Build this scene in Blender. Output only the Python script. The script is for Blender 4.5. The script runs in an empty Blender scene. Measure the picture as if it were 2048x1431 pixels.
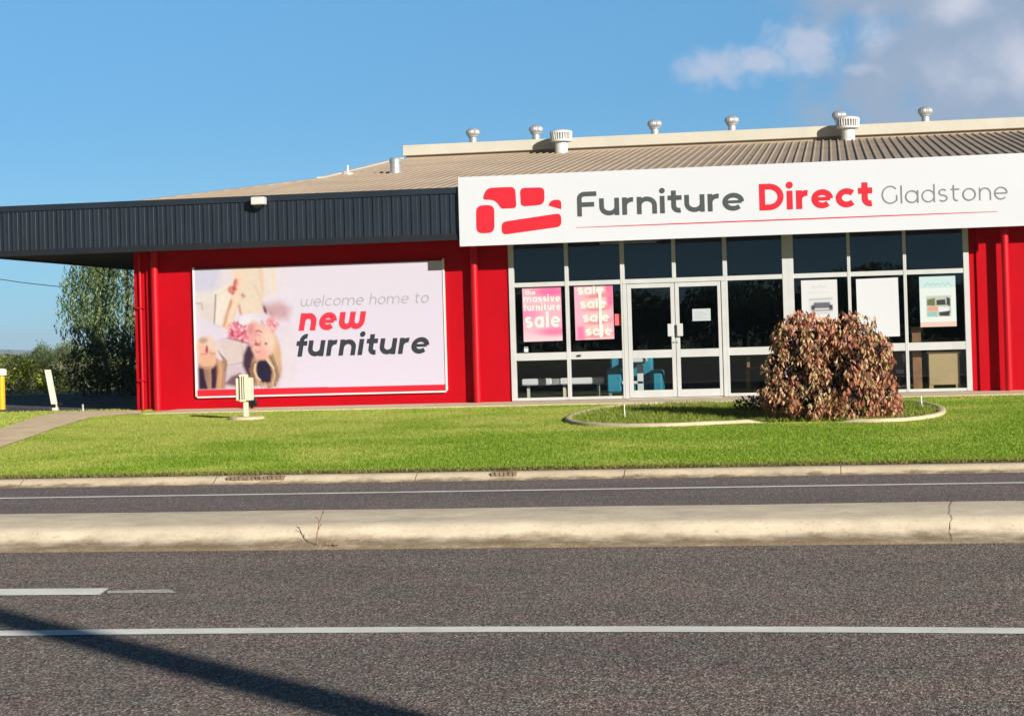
import bpy, math, random
import numpy as np
from mathutils import Vector, Matrix
rng = np.random.default_rng(7); random.seed(7)
S = bpy.context.scene
# ---------------------------------------------------------------- camera
YAW, PITCH, ROLL, FPX, CYPX = 0.168885, 0.012984, -0.0283356, 3800.0, 626.77
CAM_Z = 1.6
cd = bpy.data.cameras.new('camera'); cam = bpy.data.objects.new('camera', cd); S.collection.objects.link(cam); S.camera = cam
cd.sensor_width = 36; cd.sensor_fit = 'HORIZONTAL'; cd.lens = 36 * FPX / 2048
cd.shift_y = (CYPX - 1431 / 2) / 2048
cd.clip_end = 12000; cd.clip_start = .05
fw = Vector((-math.sin(YAW) * math.cos(PITCH), math.cos(YAW) * math.cos(PITCH), math.sin(PITCH)))
rt = Vector((math.cos(YAW), math.sin(YAW), 0)); up = rt.cross(fw)
r2 = rt * math.cos(ROLL) + up * math.sin(ROLL); u2 = -rt * math.sin(ROLL) + up * math.cos(ROLL)
cam.matrix_world = Matrix(((r2.x, u2.x, -fw.x, 0), (r2.y, u2.y, -fw.y, 0), (r2.z, u2.z, -fw.z, CAM_Z), (0, 0, 0, 1)))
# ---------------------------------------------------------------- sun, sky, exposure
SUN_TH, SUN_EL = math.radians(43), math.radians(18.6)     # azimuth right of the facade normal, elevation
tosun = Vector((math.sin(SUN_TH) * math.cos(SUN_EL), -math.cos(SUN_TH) * math.cos(SUN_EL), math.sin(SUN_EL)))
sl = bpy.data.lights.new('sun', 'SUN'); sl.energy = 5.0; sl.angle = math.radians(.53); sl.color = (1, .945, .85)
so = bpy.data.objects.new('sun', sl); S.collection.objects.link(so); so.rotation_euler = tosun.to_track_quat('Z', 'Y').to_euler()
S.view_settings.view_transform = 'Standard'; S.view_settings.look = 'None'; S.view_settings.gamma = 1
S.view_settings.exposure = 0.45
W = bpy.data.worlds.new("World"); S.world = W; W.use_nodes = True
nt = W.node_tree; N = nt.nodes; LK = nt.links; N.clear()
def nn(t, **k):
    n = N.new(t)
    for a, b in k.items(): setattr(n, a, b)
    return n
def mth(op, a, b=None, c=None, clamp=False):
    n = N.new('ShaderNodeMath'); n.operation = op; n.use_clamp = clamp
    for i, v in enumerate((a, b, c)):
        if v is None: continue
        if isinstance(v, (int, float)): n.inputs[i].default_value = v
        else: LK.new(v, n.inputs[i])
    return n.outputs[0]
tc = nn('ShaderNodeTexCoord'); sep = nn('ShaderNodeSeparateXYZ'); LK.new(tc.outputs['Generated'], sep.inputs[0])
dx, dy, dz = sep.outputs
cmb = nn('ShaderNodeCombineXYZ'); LK.new(dx, cmb.inputs[0]); LK.new(dy, cmb.inputs[1])
LK.new(mth('MULTIPLY_ADD', mth('MAXIMUM', dz, 0.0), 1.5, .20), cmb.inputs[2])
nrm = nn('ShaderNodeVectorMath', operation='NORMALIZE'); LK.new(cmb.outputs[0], nrm.inputs[0])
sky = nn('ShaderNodeTexSky', sky_type='NISHITA'); sky.sun_disc = False; sky.sun_elevation = SUN_EL
sky.sun_rotation = math.pi - SUN_TH; sky.altitude = 0; sky.air_density = 1.0; sky.dust_density = .3; sky.ozone_density = 2.2
LK.new(nrm.outputs[0], sky.inputs[0])
# clouds, laid out by world direction (bearing, slope above the horizon)
ydir = mth('MAXIMUM', dy, .02); U = mth('DIVIDE', dx, ydir); V = mth('DIVIDE', dz, ydir)
uv = nn('ShaderNodeCombineXYZ'); LK.new(U, uv.inputs[0]); LK.new(V, uv.inputs[1])
def noise(scale, det, rough, off=0.0, dist=0.0):
    a = nn('ShaderNodeVectorMath', operation='ADD'); LK.new(uv.outputs[0], a.inputs[0]); a.inputs[1].default_value = (off, off * 1.7, off)
    n = nn('ShaderNodeTexNoise'); LK.new(a.outputs[0], n.inputs['Vector']); n.inputs['Scale'].default_value = scale
    n.inputs['Detail'].default_value = det; n.inputs['Roughness'].default_value = rough; n.inputs['Distortion'].default_value = dist
    return n.outputs['Fac']
n1 = noise(75, 6, .55, 1.3, .2); n2 = noise(34, 6, .55, 5.1, .15); n3 = noise(60, 4, .5, 9.0)
def ell(cx, cy, rx, ry):
    a = mth('DIVIDE', mth('SUBTRACT', U, cx), rx); b = mth('DIVIDE', mth('SUBTRACT', V, cy), ry)
    return mth('SUBTRACT', 1.0, mth('SQRT', mth('ADD', mth('MULTIPLY', a, a), mth('MULTIPLY', b, b))))
def smooth(x, lo, hi):
    n = nn('ShaderNodeMapRange', interpolation_type='SMOOTHSTEP'); LK.new(x, n.inputs[0]); n.inputs[1].default_value = lo; n.inputs[2].default_value = hi
    return n.outputs[0]
small = mth('MAXIMUM', mth('MAXIMUM', ell(-.0135, .146, .024, .0150), ell(-.056, .139, .024, .0115)), ell(-.036, .141, .030, .009))
small = smooth(mth('ADD', small, mth('MULTIPLY', mth('SUBTRACT', n1, .5), 1.7)), -.22, .85)
small = mth('MULTIPLY', small, .80)
wisp = mth('MULTIPLY', smooth(mth('ADD', ell(.016, .1345, .014, .0045), mth('MULTIPLY', mth('SUBTRACT', n1, .5), 2.6)), .05, .9), .45)
big = mth('MAXIMUM', mth('MAXIMUM', ell(.10, .135, .095, .055), ell(.10, .175, .105, .040)), ell(.25, .15, .20, .09))
big = smooth(mth('ADD', big, mth('MULTIPLY', mth('SUBTRACT', n2, .5), 1.6)), -.45, .30)
big = mth('MULTIPLY', big, .93)
# brightness inside the big cloud
hl = mth('MAXIMUM', mth('MAXIMUM', ell(.105, .130, .050, .020), ell(.024, .153, .012, .010)), mth('MULTIPLY', ell(.066, .166, .018, .012), 1.1))
hl = smooth(mth('ADD', hl, mth('MULTIPLY', mth('SUBTRACT', n2, .5), 2.6)), -.55, 1.0)
def mixc(f, a, b):
    n = nn('ShaderNodeMix', data_type='RGBA'); LK.new(f, n.inputs['Factor'])
    for s, v in ((6, a), (7, b)):
        if isinstance(v, tuple): n.inputs[s].default_value = (*v, 1)
        else: LK.new(v, n.inputs[s])
    return n.outputs[2]
bc = mixc(hl, (2.45, 3.1, 4.2), (4.6, 4.8, 5.6))
hs = nn('ShaderNodeHueSaturation'); hs.inputs['Saturation'].default_value = 1.12; hs.inputs['Value'].default_value = 1.0; LK.new(sky.outputs[0], hs.inputs['Color'])
# low sky beyond the shop kept bright; zenith and road-side sky dimmed to cut fill
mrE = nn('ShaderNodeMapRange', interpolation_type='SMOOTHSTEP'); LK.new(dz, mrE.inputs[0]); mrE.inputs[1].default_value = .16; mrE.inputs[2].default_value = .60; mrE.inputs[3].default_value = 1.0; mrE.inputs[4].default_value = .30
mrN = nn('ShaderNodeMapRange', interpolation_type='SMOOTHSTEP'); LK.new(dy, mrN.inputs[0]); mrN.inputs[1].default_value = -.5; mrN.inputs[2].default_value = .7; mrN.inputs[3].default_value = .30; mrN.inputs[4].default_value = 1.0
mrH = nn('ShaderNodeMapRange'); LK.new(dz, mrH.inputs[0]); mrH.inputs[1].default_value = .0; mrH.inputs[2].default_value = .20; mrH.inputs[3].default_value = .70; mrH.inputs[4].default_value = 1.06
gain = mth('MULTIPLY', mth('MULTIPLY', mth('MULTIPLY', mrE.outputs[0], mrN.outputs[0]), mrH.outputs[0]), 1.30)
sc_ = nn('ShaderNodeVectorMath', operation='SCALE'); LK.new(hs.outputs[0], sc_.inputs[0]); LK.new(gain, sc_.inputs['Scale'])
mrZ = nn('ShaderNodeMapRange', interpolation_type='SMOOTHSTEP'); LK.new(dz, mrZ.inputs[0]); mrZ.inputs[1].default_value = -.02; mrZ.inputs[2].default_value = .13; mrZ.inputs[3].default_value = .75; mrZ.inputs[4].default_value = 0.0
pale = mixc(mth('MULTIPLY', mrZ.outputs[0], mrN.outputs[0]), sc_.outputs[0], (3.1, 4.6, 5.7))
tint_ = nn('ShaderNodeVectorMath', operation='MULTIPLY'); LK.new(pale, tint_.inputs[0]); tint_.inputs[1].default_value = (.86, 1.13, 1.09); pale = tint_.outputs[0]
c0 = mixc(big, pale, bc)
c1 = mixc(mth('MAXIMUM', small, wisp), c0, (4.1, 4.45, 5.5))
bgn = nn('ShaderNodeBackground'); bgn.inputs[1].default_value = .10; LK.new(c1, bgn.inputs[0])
wo = nn('ShaderNodeOutputWorld'); LK.new(bgn.outputs[0], wo.inputs[0])

# ================================================================ materials
def srgb(r, g, b):
    f = lambda c: (c / 255 / 12.92) if c / 255 <= .04045 else ((c / 255 + .055) / 1.055) ** 2.4
    return (f(r), f(g), f(b))
class MT:
    """small node helper"""
    def __init__(s, name):
        s.m = bpy.data.materials.new(name); s.m.use_nodes = True; s.n = s.m.node_tree.nodes; s.l = s.m.node_tree.links
        s.p = s.n['Principled BSDF']; s.out = s.n['Material Output']
    def new(s, t, **k):
        n = s.n.new(t)
        for a, b in k.items(): setattr(n, a, b)
        return n
    def coords(s, scale=(1, 1, 1)):
        g = s.new('ShaderNodeNewGeometry'); v = s.new('ShaderNodeVectorMath', operation='MULTIPLY'); s.l.new(g.outputs['Position'], v.inputs[0]); v.inputs[1].default_value = scale
        return v.outputs[0]
    def noise(s, scale, detail=4, rough=.5, vec=None, dist=0.):
        n = s.new('ShaderNodeTexNoise'); n.inputs['Scale'].default_value = scale; n.inputs['Detail'].default_value = detail; n.inputs['Roughness'].default_value = rough; n.inputs['Distortion'].default_value = dist
        s.l.new(vec if vec is not None else s.coords(), n.inputs['Vector']); return n.outputs['Fac']
    def ramp(s, f, stops):
        n = s.new('ShaderNodeValToRGB'); e = n.color_ramp.elements
        while len(e) < len(stops): e.new(.5)
        for i, (p, c) in enumerate(stops): e[i].position = p; e[i].color = (*c, 1)
        s.l.new(f, n.inputs[0]); return n.outputs[0]
    def mix(s, f, a, b, mode='MIX'):
        n = s.new('ShaderNodeMix', data_type='RGBA', blend_type=mode)
        for i, v in ((0, f), (6, a), (7, b)):
            if isinstance(v, (int, float)): n.inputs[i].default_value = v
            elif isinstance(v, tuple): n.inputs[i].default_value = (*v, 1)
            else: s.l.new(v, n.inputs[i])
        return n.outputs[2]
    def math(s, op, a, b, clamp=False):
        n = s.new('ShaderNodeMath', operation=op); n.use_clamp = clamp
        for i, v in enumerate((a, b)):
            if isinstance(v, (int, float)): n.inputs[i].default_value = v
            else: s.l.new(v, n.inputs[i])
        return n.outputs[0]
    def bump(s, h, strength, dist=.01):
        n = s.new('ShaderNodeBump'); n.inputs['Strength'].default_value = strength; n.inputs['Distance'].default_value = dist; s.l.new(h, n.inputs['Height']); s.l.new(n.outputs[0], s.p.inputs['Normal'])
    def col(s, c):
        if isinstance(c, tuple): s.p.inputs['Base Color'].default_value = (*c, 1)
        else: s.l.new(c, s.p.inputs['Base Color'])
    def rough(s, v): s.p.inputs['Roughness'].default_value = v; return s
def paint(name, c, rough=.5, var=.12, scale=3, metal=0, spec=.4, dirt=0):
    m = MT(name); f = m.noise(scale, 6, .6)
    a = tuple(x * (1 - var) for x in c); b = tuple(min(1, x * (1 + var)) for x in c)
    cc = m.ramp(f, [(.3, a), (.7, b)])
    if dirt:
        g = m.noise(1.2, 8, .7, m.coords((6, 6, .8))); cc = m.mix(m.math('MULTIPLY', m.math('SUBTRACT', g, .5, True), dirt * 4, True), cc, tuple(x * .45 for x in c))
    m.col(cc); m.rough(rough); m.p.inputs['Metallic'].default_value = metal; m.p.inputs['Specular IOR Level'].default_value = spec
    return m.m
def asphalt(name, lo, hi, sc=95, tint=(1, 1, 1), worn=.5):
    m = MT(name)
    wc = m.coords((1, .55, 1))
    v = m.new('ShaderNodeTexVoronoi'); v.inputs['Scale'].default_value = sc; m.l.new(wc, v.inputs['Vector'])
    sp = m.new('ShaderNodeSeparateColor'); m.l.new(v.outputs['Color'], sp.inputs[0])
    k = lambda c, s: tuple(c[i] * s * tint[i] for i in range(3))
    agg = m.ramp(sp.outputs[0], [(0, k(lo, .45)), (.3, k(lo, .8)), (.72, k(hi, .85)), (.90, k(hi, 1.25)), (1, k((.62, .56, .48), 1))])
    v2 = m.new('ShaderNodeTexVoronoi'); v2.inputs['Scale'].default_value = sc * .42; m.l.new(wc, v2.inputs['Vector']); sp2 = m.new('ShaderNodeSeparateColor'); m.l.new(v2.outputs['Color'], sp2.inputs[0])
    chip = m.math('MULTIPLY', m.math('LESS_THAN', v2.outputs['Distance'], .30), m.math('GREATER_THAN', sp2.outputs[1], .86))
    agg = m.mix(m.math('MULTIPLY', chip, worn), agg, k((.50, .45, .38), 1))
    pit = m.math('MULTIPLY', m.math('LESS_THAN', v2.outputs['Distance'], .34), m.math('LESS_THAN', sp2.outputs[1], .16))
    agg = m.mix(m.math('MULTIPLY', pit, worn), agg, k(lo, .25))
    big = m.noise(.9, 5, .6, m.coords((.25, 1, 1)))
    agg = m.mix(1.0, agg, m.ramp(big, [(.3, (.82, .83, .86)), (.7, (1.14, 1.10, 1.06))]), 'MULTIPLY')
    pat = m.noise(2.3, 4, .55, m.coords((1, 1.3, 1)))
    agg = m.mix(.6, agg, m.mix(1.0, agg, m.ramp(pat, [(.35, (.86, .98, .98)), (.5, (1, 1, 1)), (.66, (1.10, .94, 1.02))]), 'MULTIPLY'))
    m.col(agg); m.rough(.85); m.p.inputs['Specular IOR Level'].default_value = .25
    m.bump(v.outputs['Distance'], .6, .004)
    return m.m
def dry(m, f):
    g = m.new('ShaderNodeNewGeometry'); sp = m.new('ShaderNodeSeparateXYZ'); m.l.new(g.outputs['Position'], sp.inputs[0])
    a = m.math('MULTIPLY', m.math('ADD', sp.outputs[0], 4.0), -.016); b = m.math('MULTIPLY', m.math('SUBTRACT', sp.outputs[1], 27.0), .024)
    b2 = m.new('ShaderNodeClamp'); m.l.new(b, b2.inputs[0]); b2.inputs[1].default_value = -.17; b2.inputs[2].default_value = .06
    a2 = m.new('ShaderNodeClamp'); m.l.new(a, a2.inputs[0]); a2.inputs[1].default_value = -.07; a2.inputs[2].default_value = .12
    return m.math('ADD', f, m.math('ADD', a2.outputs[0], b2.outputs[0]))
def leafmat(name, stops, rough=.55, transl=.25, patch=None):
    m = MT(name); g = m.new('ShaderNodeNewGeometry')
    c = m.ramp(g.outputs['Random Per Island'], stops)
    if patch:
        f = m.noise(patch[0], 3, .5)
        if len(patch) > 2: f = dry(m, f)
        c = m.mix(m.math('MULTIPLY', m.ramp(f, [(.40, (0, 0, 0)), (.62, (1, 1, 1))]), .60), c, patch[1])
    m.col(c); m.rough(rough); m.p.inputs['Specular IOR Level'].default_value = .3
    t = m.new('ShaderNodeBsdfTranslucent'); m.l.new(c, t.inputs[0]); x = m.new('ShaderNodeMixShader'); x.inputs[0].default_value = transl
    m.l.new(m.p.outputs[0], x.inputs[1]); m.l.new(t.outputs[0], x.inputs[2]); m.l.new(x.outputs[0], m.out.inputs[0])
    return m.m
def glass(name, tint, refl):
    m = MT(name); m.n.remove(m.p)
    t = m.new('ShaderNodeBsdfTransparent'); t.inputs[0].default_value = (*tint, 1)
    g = m.new('ShaderNodeBsdfGlossy'); g.inputs['Roughness'].default_value = .0; g.inputs[0].default_value = (.85, .95, 1, 1)
    nb = m.new('ShaderNodeBump'); nb.inputs['Strength'].default_value = .04; nb.inputs['Distance'].default_value = .02; m.l.new(m.noise(1.1, 2, .5), nb.inputs['Height']); m.l.new(nb.outputs[0], g.inputs['Normal'])
    ge = m.new('ShaderNodeNewGeometry'); dt = m.new('ShaderNodeVectorMath', operation='DOT_PRODUCT'); m.l.new(ge.outputs['Incoming'], dt.inputs[0]); m.l.new(ge.outputs['True Normal'], dt.inputs[1])
    f0 = ((refl - 1) / (refl + 1)) ** 2 * 1.9
    f = m.math('ADD', m.math('MULTIPLY', m.math('POWER', m.math('SUBTRACT', 1.0, m.math('ABSOLUTE', dt.outputs['Value'], 0)), 5.0), 1 - f0), f0, True)
    x = m.new('ShaderNodeMixShader'); m.l.new(f, x.inputs[0]); m.l.new(t.outputs[0], x.inputs[1]); m.l.new(g.outputs[0], x.inputs[2]); m.l.new(x.outputs[0], m.out.inputs[0])
    return m.m
def printmat(name, rough=.45):
    m = MT(name); a = m.new('ShaderNodeAttribute', attribute_name='print'); m.col(a.outputs['Color']); m.rough(rough); m.p.inputs['Specular IOR Level'].default_value = .3
    return m.m

RED = paint('red wall paint', (.42, .0004, .007), .75, .10, .8, spec=.12, dirt=.12)
REDM = paint('red column paint', (.50, .001, .010), .45, .06, 2, spec=.3)
NAVY = paint('charcoal blue roof sheet', (.014, .021, .033), .42, .15, 1.5, spec=.5)
NAVYD = paint('dark flashing', (.012, .014, .020), .5, .15, 2)
SOFF = paint('soffit paint', (.035, .030, .034), .7, .2, 2)
ROOF = paint('weathered tan roof sheet', (.40, .31, .225), .6, .13, .7, spec=.3, dirt=.10)
CREAM = paint('cream metal flashing', (.55, .515, .43), .5, .07, 1.3, dirt=.1)
WCAP = paint('white barge capping', (.62, .62, .60), .4, .05, 2)
GALV = paint('galvanised vent metal', (.50, .51, .52), .38, .18, 9, metal=.45)
VDARK = paint('vent shadow metal', (.10, .10, .10), .6, .2, 9)
SIGNW = paint('white sign face', (.61, .62, .67), .35, .02, .6, spec=.4)
LOGO = paint('red sign vinyl', (.62, .020, .036), .4, .04, 2)
GREYV = paint('dark grey sign vinyl', (.070, .080, .082), .4, .05, 2)
GREYL = paint('thin grey sign vinyl', (.20, .21, .21), .4, .05, 2)
NEWR = paint('red print', (.62, .03, .06), .45, .04, 2)
INK = paint('charcoal print', (.030, .034, .046), .45, .05, 2)
PALE = paint('pale grey print', (.34, .34, .37), .45, .03, 2)
WPRINT = paint('white print', (.66, .64, .60), .5, .03, 2)
FRAME = paint('white powder coated aluminium', (.515, .52, .515), .4, .06, 2.5, dirt=.08)
SILVER = paint('dull metal', (.5, .5, .48), .35, .2, 8, metal=.6)
PAPER = paint('white paper', (.66, .66, .66), .6, .03, 2)
GLASS = glass('shop glass', (.84, .88, .88), 1.52)
MURAL = printmat('printed mural')
POSTER = printmat('printed poster', .5)
CONC = None
def concrete(name, c, stain=(.22, .13, .06), zst=None, joints=None):
    m = MT(name); f = m.noise(2.5, 8, .65); a = tuple(x * .80 for x in c); b = tuple(min(1, x * 1.14) for x in c)
    cc = m.ramp(f, [(.3, a), (.7, b)])
    sp = m.noise(30, 4, .6); cc = m.mix(m.ramp(sp, [(.60, (0, 0, 0)), (.72, (.5, .5, .5))]), cc, stain)
    sm = m.noise(1.1, 6, .7, m.coords((1, 3, 1))); cc = m.mix(m.ramp(sm, [(.52, (0, 0, 0)), (.78, (.55, .55, .55))]), cc, tuple(x * .6 for x in c))
    if zst:
        g = m.new('ShaderNodeNewGeometry'); s = m.new('ShaderNodeSeparateXYZ'); m.l.new(g.outputs['Position'], s.inputs[0])
        mr = m.new('ShaderNodeMapRange', interpolation_type='SMOOTHSTEP'); m.l.new(m.math('ADD', s.outputs[2], m.math('MULTIPLY', m.math('SUBTRACT', m.noise(3.5, 7, .7, m.coords((1, 1, 3))), .5), .16)), mr.inputs[0])
        mr.inputs[1].default_value = zst[1]; mr.inputs[2].default_value = zst[0]
        grit = m.ramp(m.noise(45, 5, .7), [(.35, tuple(x * .35 for x in stain)), (.6, stain), (.75, tuple(x * 1.3 for x in c))])
        yl = m.math('LESS_THAN', s.outputs[1], zst[2])
        cc = m.mix(m.math('MULTIPLY', m.math('MULTIPLY', mr.outputs[0], yl), .8), cc, grit)
    m.col(cc); m.rough(.85); m.bump(m.noise(40, 5, .7), .3, .004); m.p.inputs['Specular IOR Level'].default_value = .2
    return m.m
MEDIAN = concrete('pale median concrete', (.79, .67, .50), (.20, .115, .045), (.0, .085, 14.75))  # pale concrete, base colour tuned bright to suit the exposure
KERB = concrete('kerb concrete', (.70, .57, .40), (.16, .10, .05), (-.01, .04, 21.5))
PATHM = concrete('path concrete', (.82, .64, .42), (.3, .2, .12))
APRON = concrete('apron concrete', (.70, .58, .42), (.3, .2, .12))
EDGE = concrete('bed edging concrete', (.60, .49, .34), (.24, .17, .1))
ASPH = asphalt('near asphalt', (.155, .125, .108), (.310, .250, .212), 115, worn=.8)
ASPHF = asphalt('far lane asphalt', (.185, .152, .142), (.248, .206, .192), 110, worn=.2)
ASPHC = asphalt('car park asphalt', (.07, .066, .068), (.11, .10, .10), 50)
LINE = concrete('white road paint', (.90, .885, .83), (.35, .31, .26))
LINEO = MT('worn road paint'); _f = LINEO.noise(26, 5, .7)
LINEO.col(LINEO.ramp(_f, [(.38, (.20, .165, .14)), (.52, (.62, .58, .52))])); LINEO.rough(.8); LINEO = LINEO.m
def groundmat():
    m = MT('lawn soil'); f = dry(m, m.noise(.55, 6, .6)); c = m.ramp(f, [(.36, (.18, .30, .018)), (.5, (.27, .37, .035)), (.64, (.47, .48, .11))])
    g = m.noise(14, 5, .7); c = m.mix(.6, c, m.mix(1., c, m.ramp(g, [(.3, (.6, .65, .6)), (.7, (1.25, 1.2, 1.15))]), 'MULTIPLY')); m.col(c); m.rough(.95); m.p.inputs['Specular IOR Level'].default_value = .1
    m.bump(g, .6, .03); return m.m
SOIL = groundmat()
FARG = MT('dry paddock'); FARG.col(FARG.ramp(FARG.noise(.06, 8, .6), [(.35, (.10, .13, .035)), (.65, (.24, .22, .10))])); FARG.rough(.95); FARG = FARG.m
MULCH = paint('bark mulch', (.075, .045, .03), .95, .5, 14)
GRASS = leafmat('lawn blades', [(0, (.14, .28, .015)), (.45, (.215, .36, .022)), (.8, (.30, .42, .038)), (1, (.44, .47, .11))], .6, .3, (.55, (.50, .52, .12), 1))
GRASSB = leafmat('bed weeds', [(0, (.10, .17, .018)), (.5, (.21, .30, .03)), (1, (.42, .42, .10))], .6, .3)
COPPER = leafmat('copper leaves', [(0, (.04, .018, .012)), (.2, (.17, .07, .04)), (.4, (.46, .17, .10)), (.58, (.62, .35, .20)), (.76, (.66, .48, .26)), (.88, (.34, .32, .08)), (1, (.70, .57, .38))], .5, .22, (1.7, (.48, .15, .10)))
PURPLE = leafmat('purple leaves', [(0, (.02, .012, .03)), (1, (.09, .04, .09))])
WEEP = leafmat('weeping tree leaves', [(0, (.04, .075, .025)), (.4, (.09, .15, .05)), (.75, (.17, .24, .085)), (1, (.34, .39, .19))], .5, .3)
DARKL = leafmat('dark shrub leaves', [(0, (.035, .07, .02)), (.5, (.09, .15, .035)), (.85, (.18, .25, .06)), (1, (.38, .42, .15))], .45, .2)
YELL = leafmat('yellow green leaves', [(0, (.10, .16, .015)), (.4, (.26, .33, .03)), (.8, (.48, .48, .04)), (1, (.60, .54, .08))], .5, .3)
OLIVE = leafmat('olive leaves', [(0, (.08, .11, .035)), (.5, (.18, .22, .08)), (1, (.34, .36, .16))], .55, .25)
FARL = leafmat('far tree leaves', [(0, (.05, .09, .04)), (.5, (.11, .17, .065)), (1, (.20, .25, .10))], .6, .2)
DRYG = leafmat('dry grass stems', [(0, (.25, .22, .10)), (1, (.52, .46, .26))], .6, .3)
BARK = paint('grey bark', (.17, .14, .11), .9, .35, 9)
POLEM = paint('weathered timber pole', (.20, .15, .11), .85, .3, 5)
HILL = paint('distant hill', (.055, .085, .10), 1, .2, .004)
CREAMP = paint('cream pedestal plastic', (.66, .62, .47), .5, .06, 5, dirt=.06)
BLACK = paint('black plastic', (.012, .012, .013), .4, .1, 3)
YPOST = paint('yellow post paint', (.80, .42, .012), .45, .08, 4)
WPOST = paint('white post paint', (.72, .70, .60), .5, .08, 5, dirt=.1)
WOOD = paint('stained timber', (.24, .12, .06), .5, .25, 6)
LWOOD = paint('light timber board', (.44, .32, .17), .5, .1, 2)
DWOOD = paint('dark timber', (.05, .028, .02), .4, .3, 5)
TEAL = paint('teal fabric', (.02, .22, .32), .7, .15, 5)
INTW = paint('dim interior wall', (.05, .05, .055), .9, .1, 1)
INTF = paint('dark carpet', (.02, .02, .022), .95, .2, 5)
CARB = paint('red bag fabric', (.3, .02, .03), .6, .2, 6)

# ================================================================ mesh helpers
COL = S.collection
class MB:
    def __init__(s): s.v = []; s.f = []
    def add(s, vs, fs):
        o = len(s.v); s.v += [tuple(v) for v in vs]; s.f += [tuple(i + o for i in f) for f in fs]; return s
    def box(s, x0, x1, y0, y1, z0, z1, b=0.0):
        if b <= 0:
            return s.add([(x0, y0, z0), (x1, y0, z0), (x1, y1, z0), (x0, y1, z0), (x0, y0, z1), (x1, y0, z1), (x1, y1, z1), (x0, y1, z1)],
                         [(3, 2, 1, 0), (4, 5, 6, 7), (0, 1, 5, 4), (1, 2, 6, 5), (2, 3, 7, 6), (3, 0, 4, 7)])
        # bevelled box: octagonal section stack
        r = lambda x0, x1, y0, y1, z, c: [(x0 + c, y0, z), (x1 - c, y0, z), (x1, y0 + c, z), (x1, y1 - c, z), (x1 - c, y1, z), (x0 + c, y1, z), (x0, y1 - c, z), (x0, y0 + c, z)]
        L = r(x0 + b, x1 - b, y0 + b, y1 - b, z0, b) + r(x0, x1, y0, y1, z0 + b, b) + r(x0, x1, y0, y1, z1 - b, b) + r(x0 + b, x1 - b, y0 + b, y1 - b, z1, b)
        F = [tuple(reversed(range(8))), tuple(range(24, 32))]
        for k in range(3):
            for i in range(8): j = (i + 1) % 8; F.append((k * 8 + i, k * 8 + j, k * 8 + 8 + j, k * 8 + 8 + i))
        return s.add(L, F)
    def lathe(s, prof, c=(0, 0, 0), n=16, cap=True, wob=None):
        L = []; F = []
        for r, z in prof:
            for i in range(n):
                a = 2 * math.pi * i / n; rr = r * (wob(i) if wob else 1)
                L.append((c[0] + rr * math.cos(a), c[1] + rr * math.sin(a), c[2] + z))
        for k in range(len(prof) - 1):
            for i in range(n): j = (i + 1) % n; F.append((k * n + i, k * n + j, (k + 1) * n + j, (k + 1) * n + i))
        if cap: F.append(tuple(reversed(range(n)))); F.append(tuple(range((len(prof) - 1) * n, len(prof) * n)))
        return s.add(L, F)
    def tube(s, pts, rad, n=8):
        P = [Vector(p) for p in pts]; L = []; F = []
        for k, p in enumerate(P):
            d = (P[min(k + 1, len(P) - 1)] - P[max(k - 1, 0)]).normalized()
            a = d.cross(Vector((0, 0, 1)) if abs(d.z) < .95 else Vector((0, 1, 0))).normalized(); b = d.cross(a)
            r = rad[k] if isinstance(rad, (list, tuple)) else rad
            for i in range(n): t = 2 * math.pi * i / n; L.append(p + a * r * math.cos(t) + b * r * math.sin(t))
        for k in range(len(P) - 1):
            for i in range(n): j = (i + 1) % n; F.append((k * n + i, k * n + j, (k + 1) * n + j, (k + 1) * n + i))
        F.append(tuple(reversed(range(n)))); F.append(tuple(range((len(P) - 1) * n, len(P) * n)))
        return s.add(L, F)
    def extx(s, prof, x0, x1, nseg=1, skew=0.0, y2=None):
        """extrude a (y,z) profile along x"""
        n = len(prof); L = []; F = []
        for k in range(nseg + 1):
            x = x0 + (x1 - x0) * k / nseg
            for y, z in prof: L.append((x, y + skew * (x - x0), z))
        for k in range(nseg):
            for i in range(n - 1): F.append((k * n + i, k * n + i + 1, (k + 1) * n + i + 1, (k + 1) * n + i))
        return s.add(L, F)
    def poly(s, pts, z0, z1=None):
        n = len(pts)
        if z1 is None: return s.add([(x, y, z0) for x, y in pts], [tuple(range(n))])
        return s.add([(x, y, z0) for x, y in pts] + [(x, y, z1) for x, y in pts], [tuple(reversed(range(n))), tuple(range(n, 2 * n))] + [(i, (i + 1) % n, n + (i + 1) % n, n + i) for i in range(n)])
    def build(s, name, mat, parent=None, loc=None, smooth=False):
        me = bpy.data.meshes.new(name); me.from_pydata(s.v, [], s.f); me.update()
        return link(name, me, mat, parent, loc, smooth)
def worldloc(o):
    v = Vector((0, 0, 0))
    while o is not None: v = v + o.location; o = o.parent
    return v
def link(name, me, mat, parent=None, loc=None, smooth=False):
    me.materials.append(mat) if mat and not me.materials else None
    if smooth:
        for p in me.polygons: p.use_smooth = True
    o = bpy.data.objects.new(name, me); COL.objects.link(o)
    if parent is not None:
        o.parent = parent; o.location = loc if loc is not None else -worldloc(parent)
    elif loc is not None: o.location = loc
    return o
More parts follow.
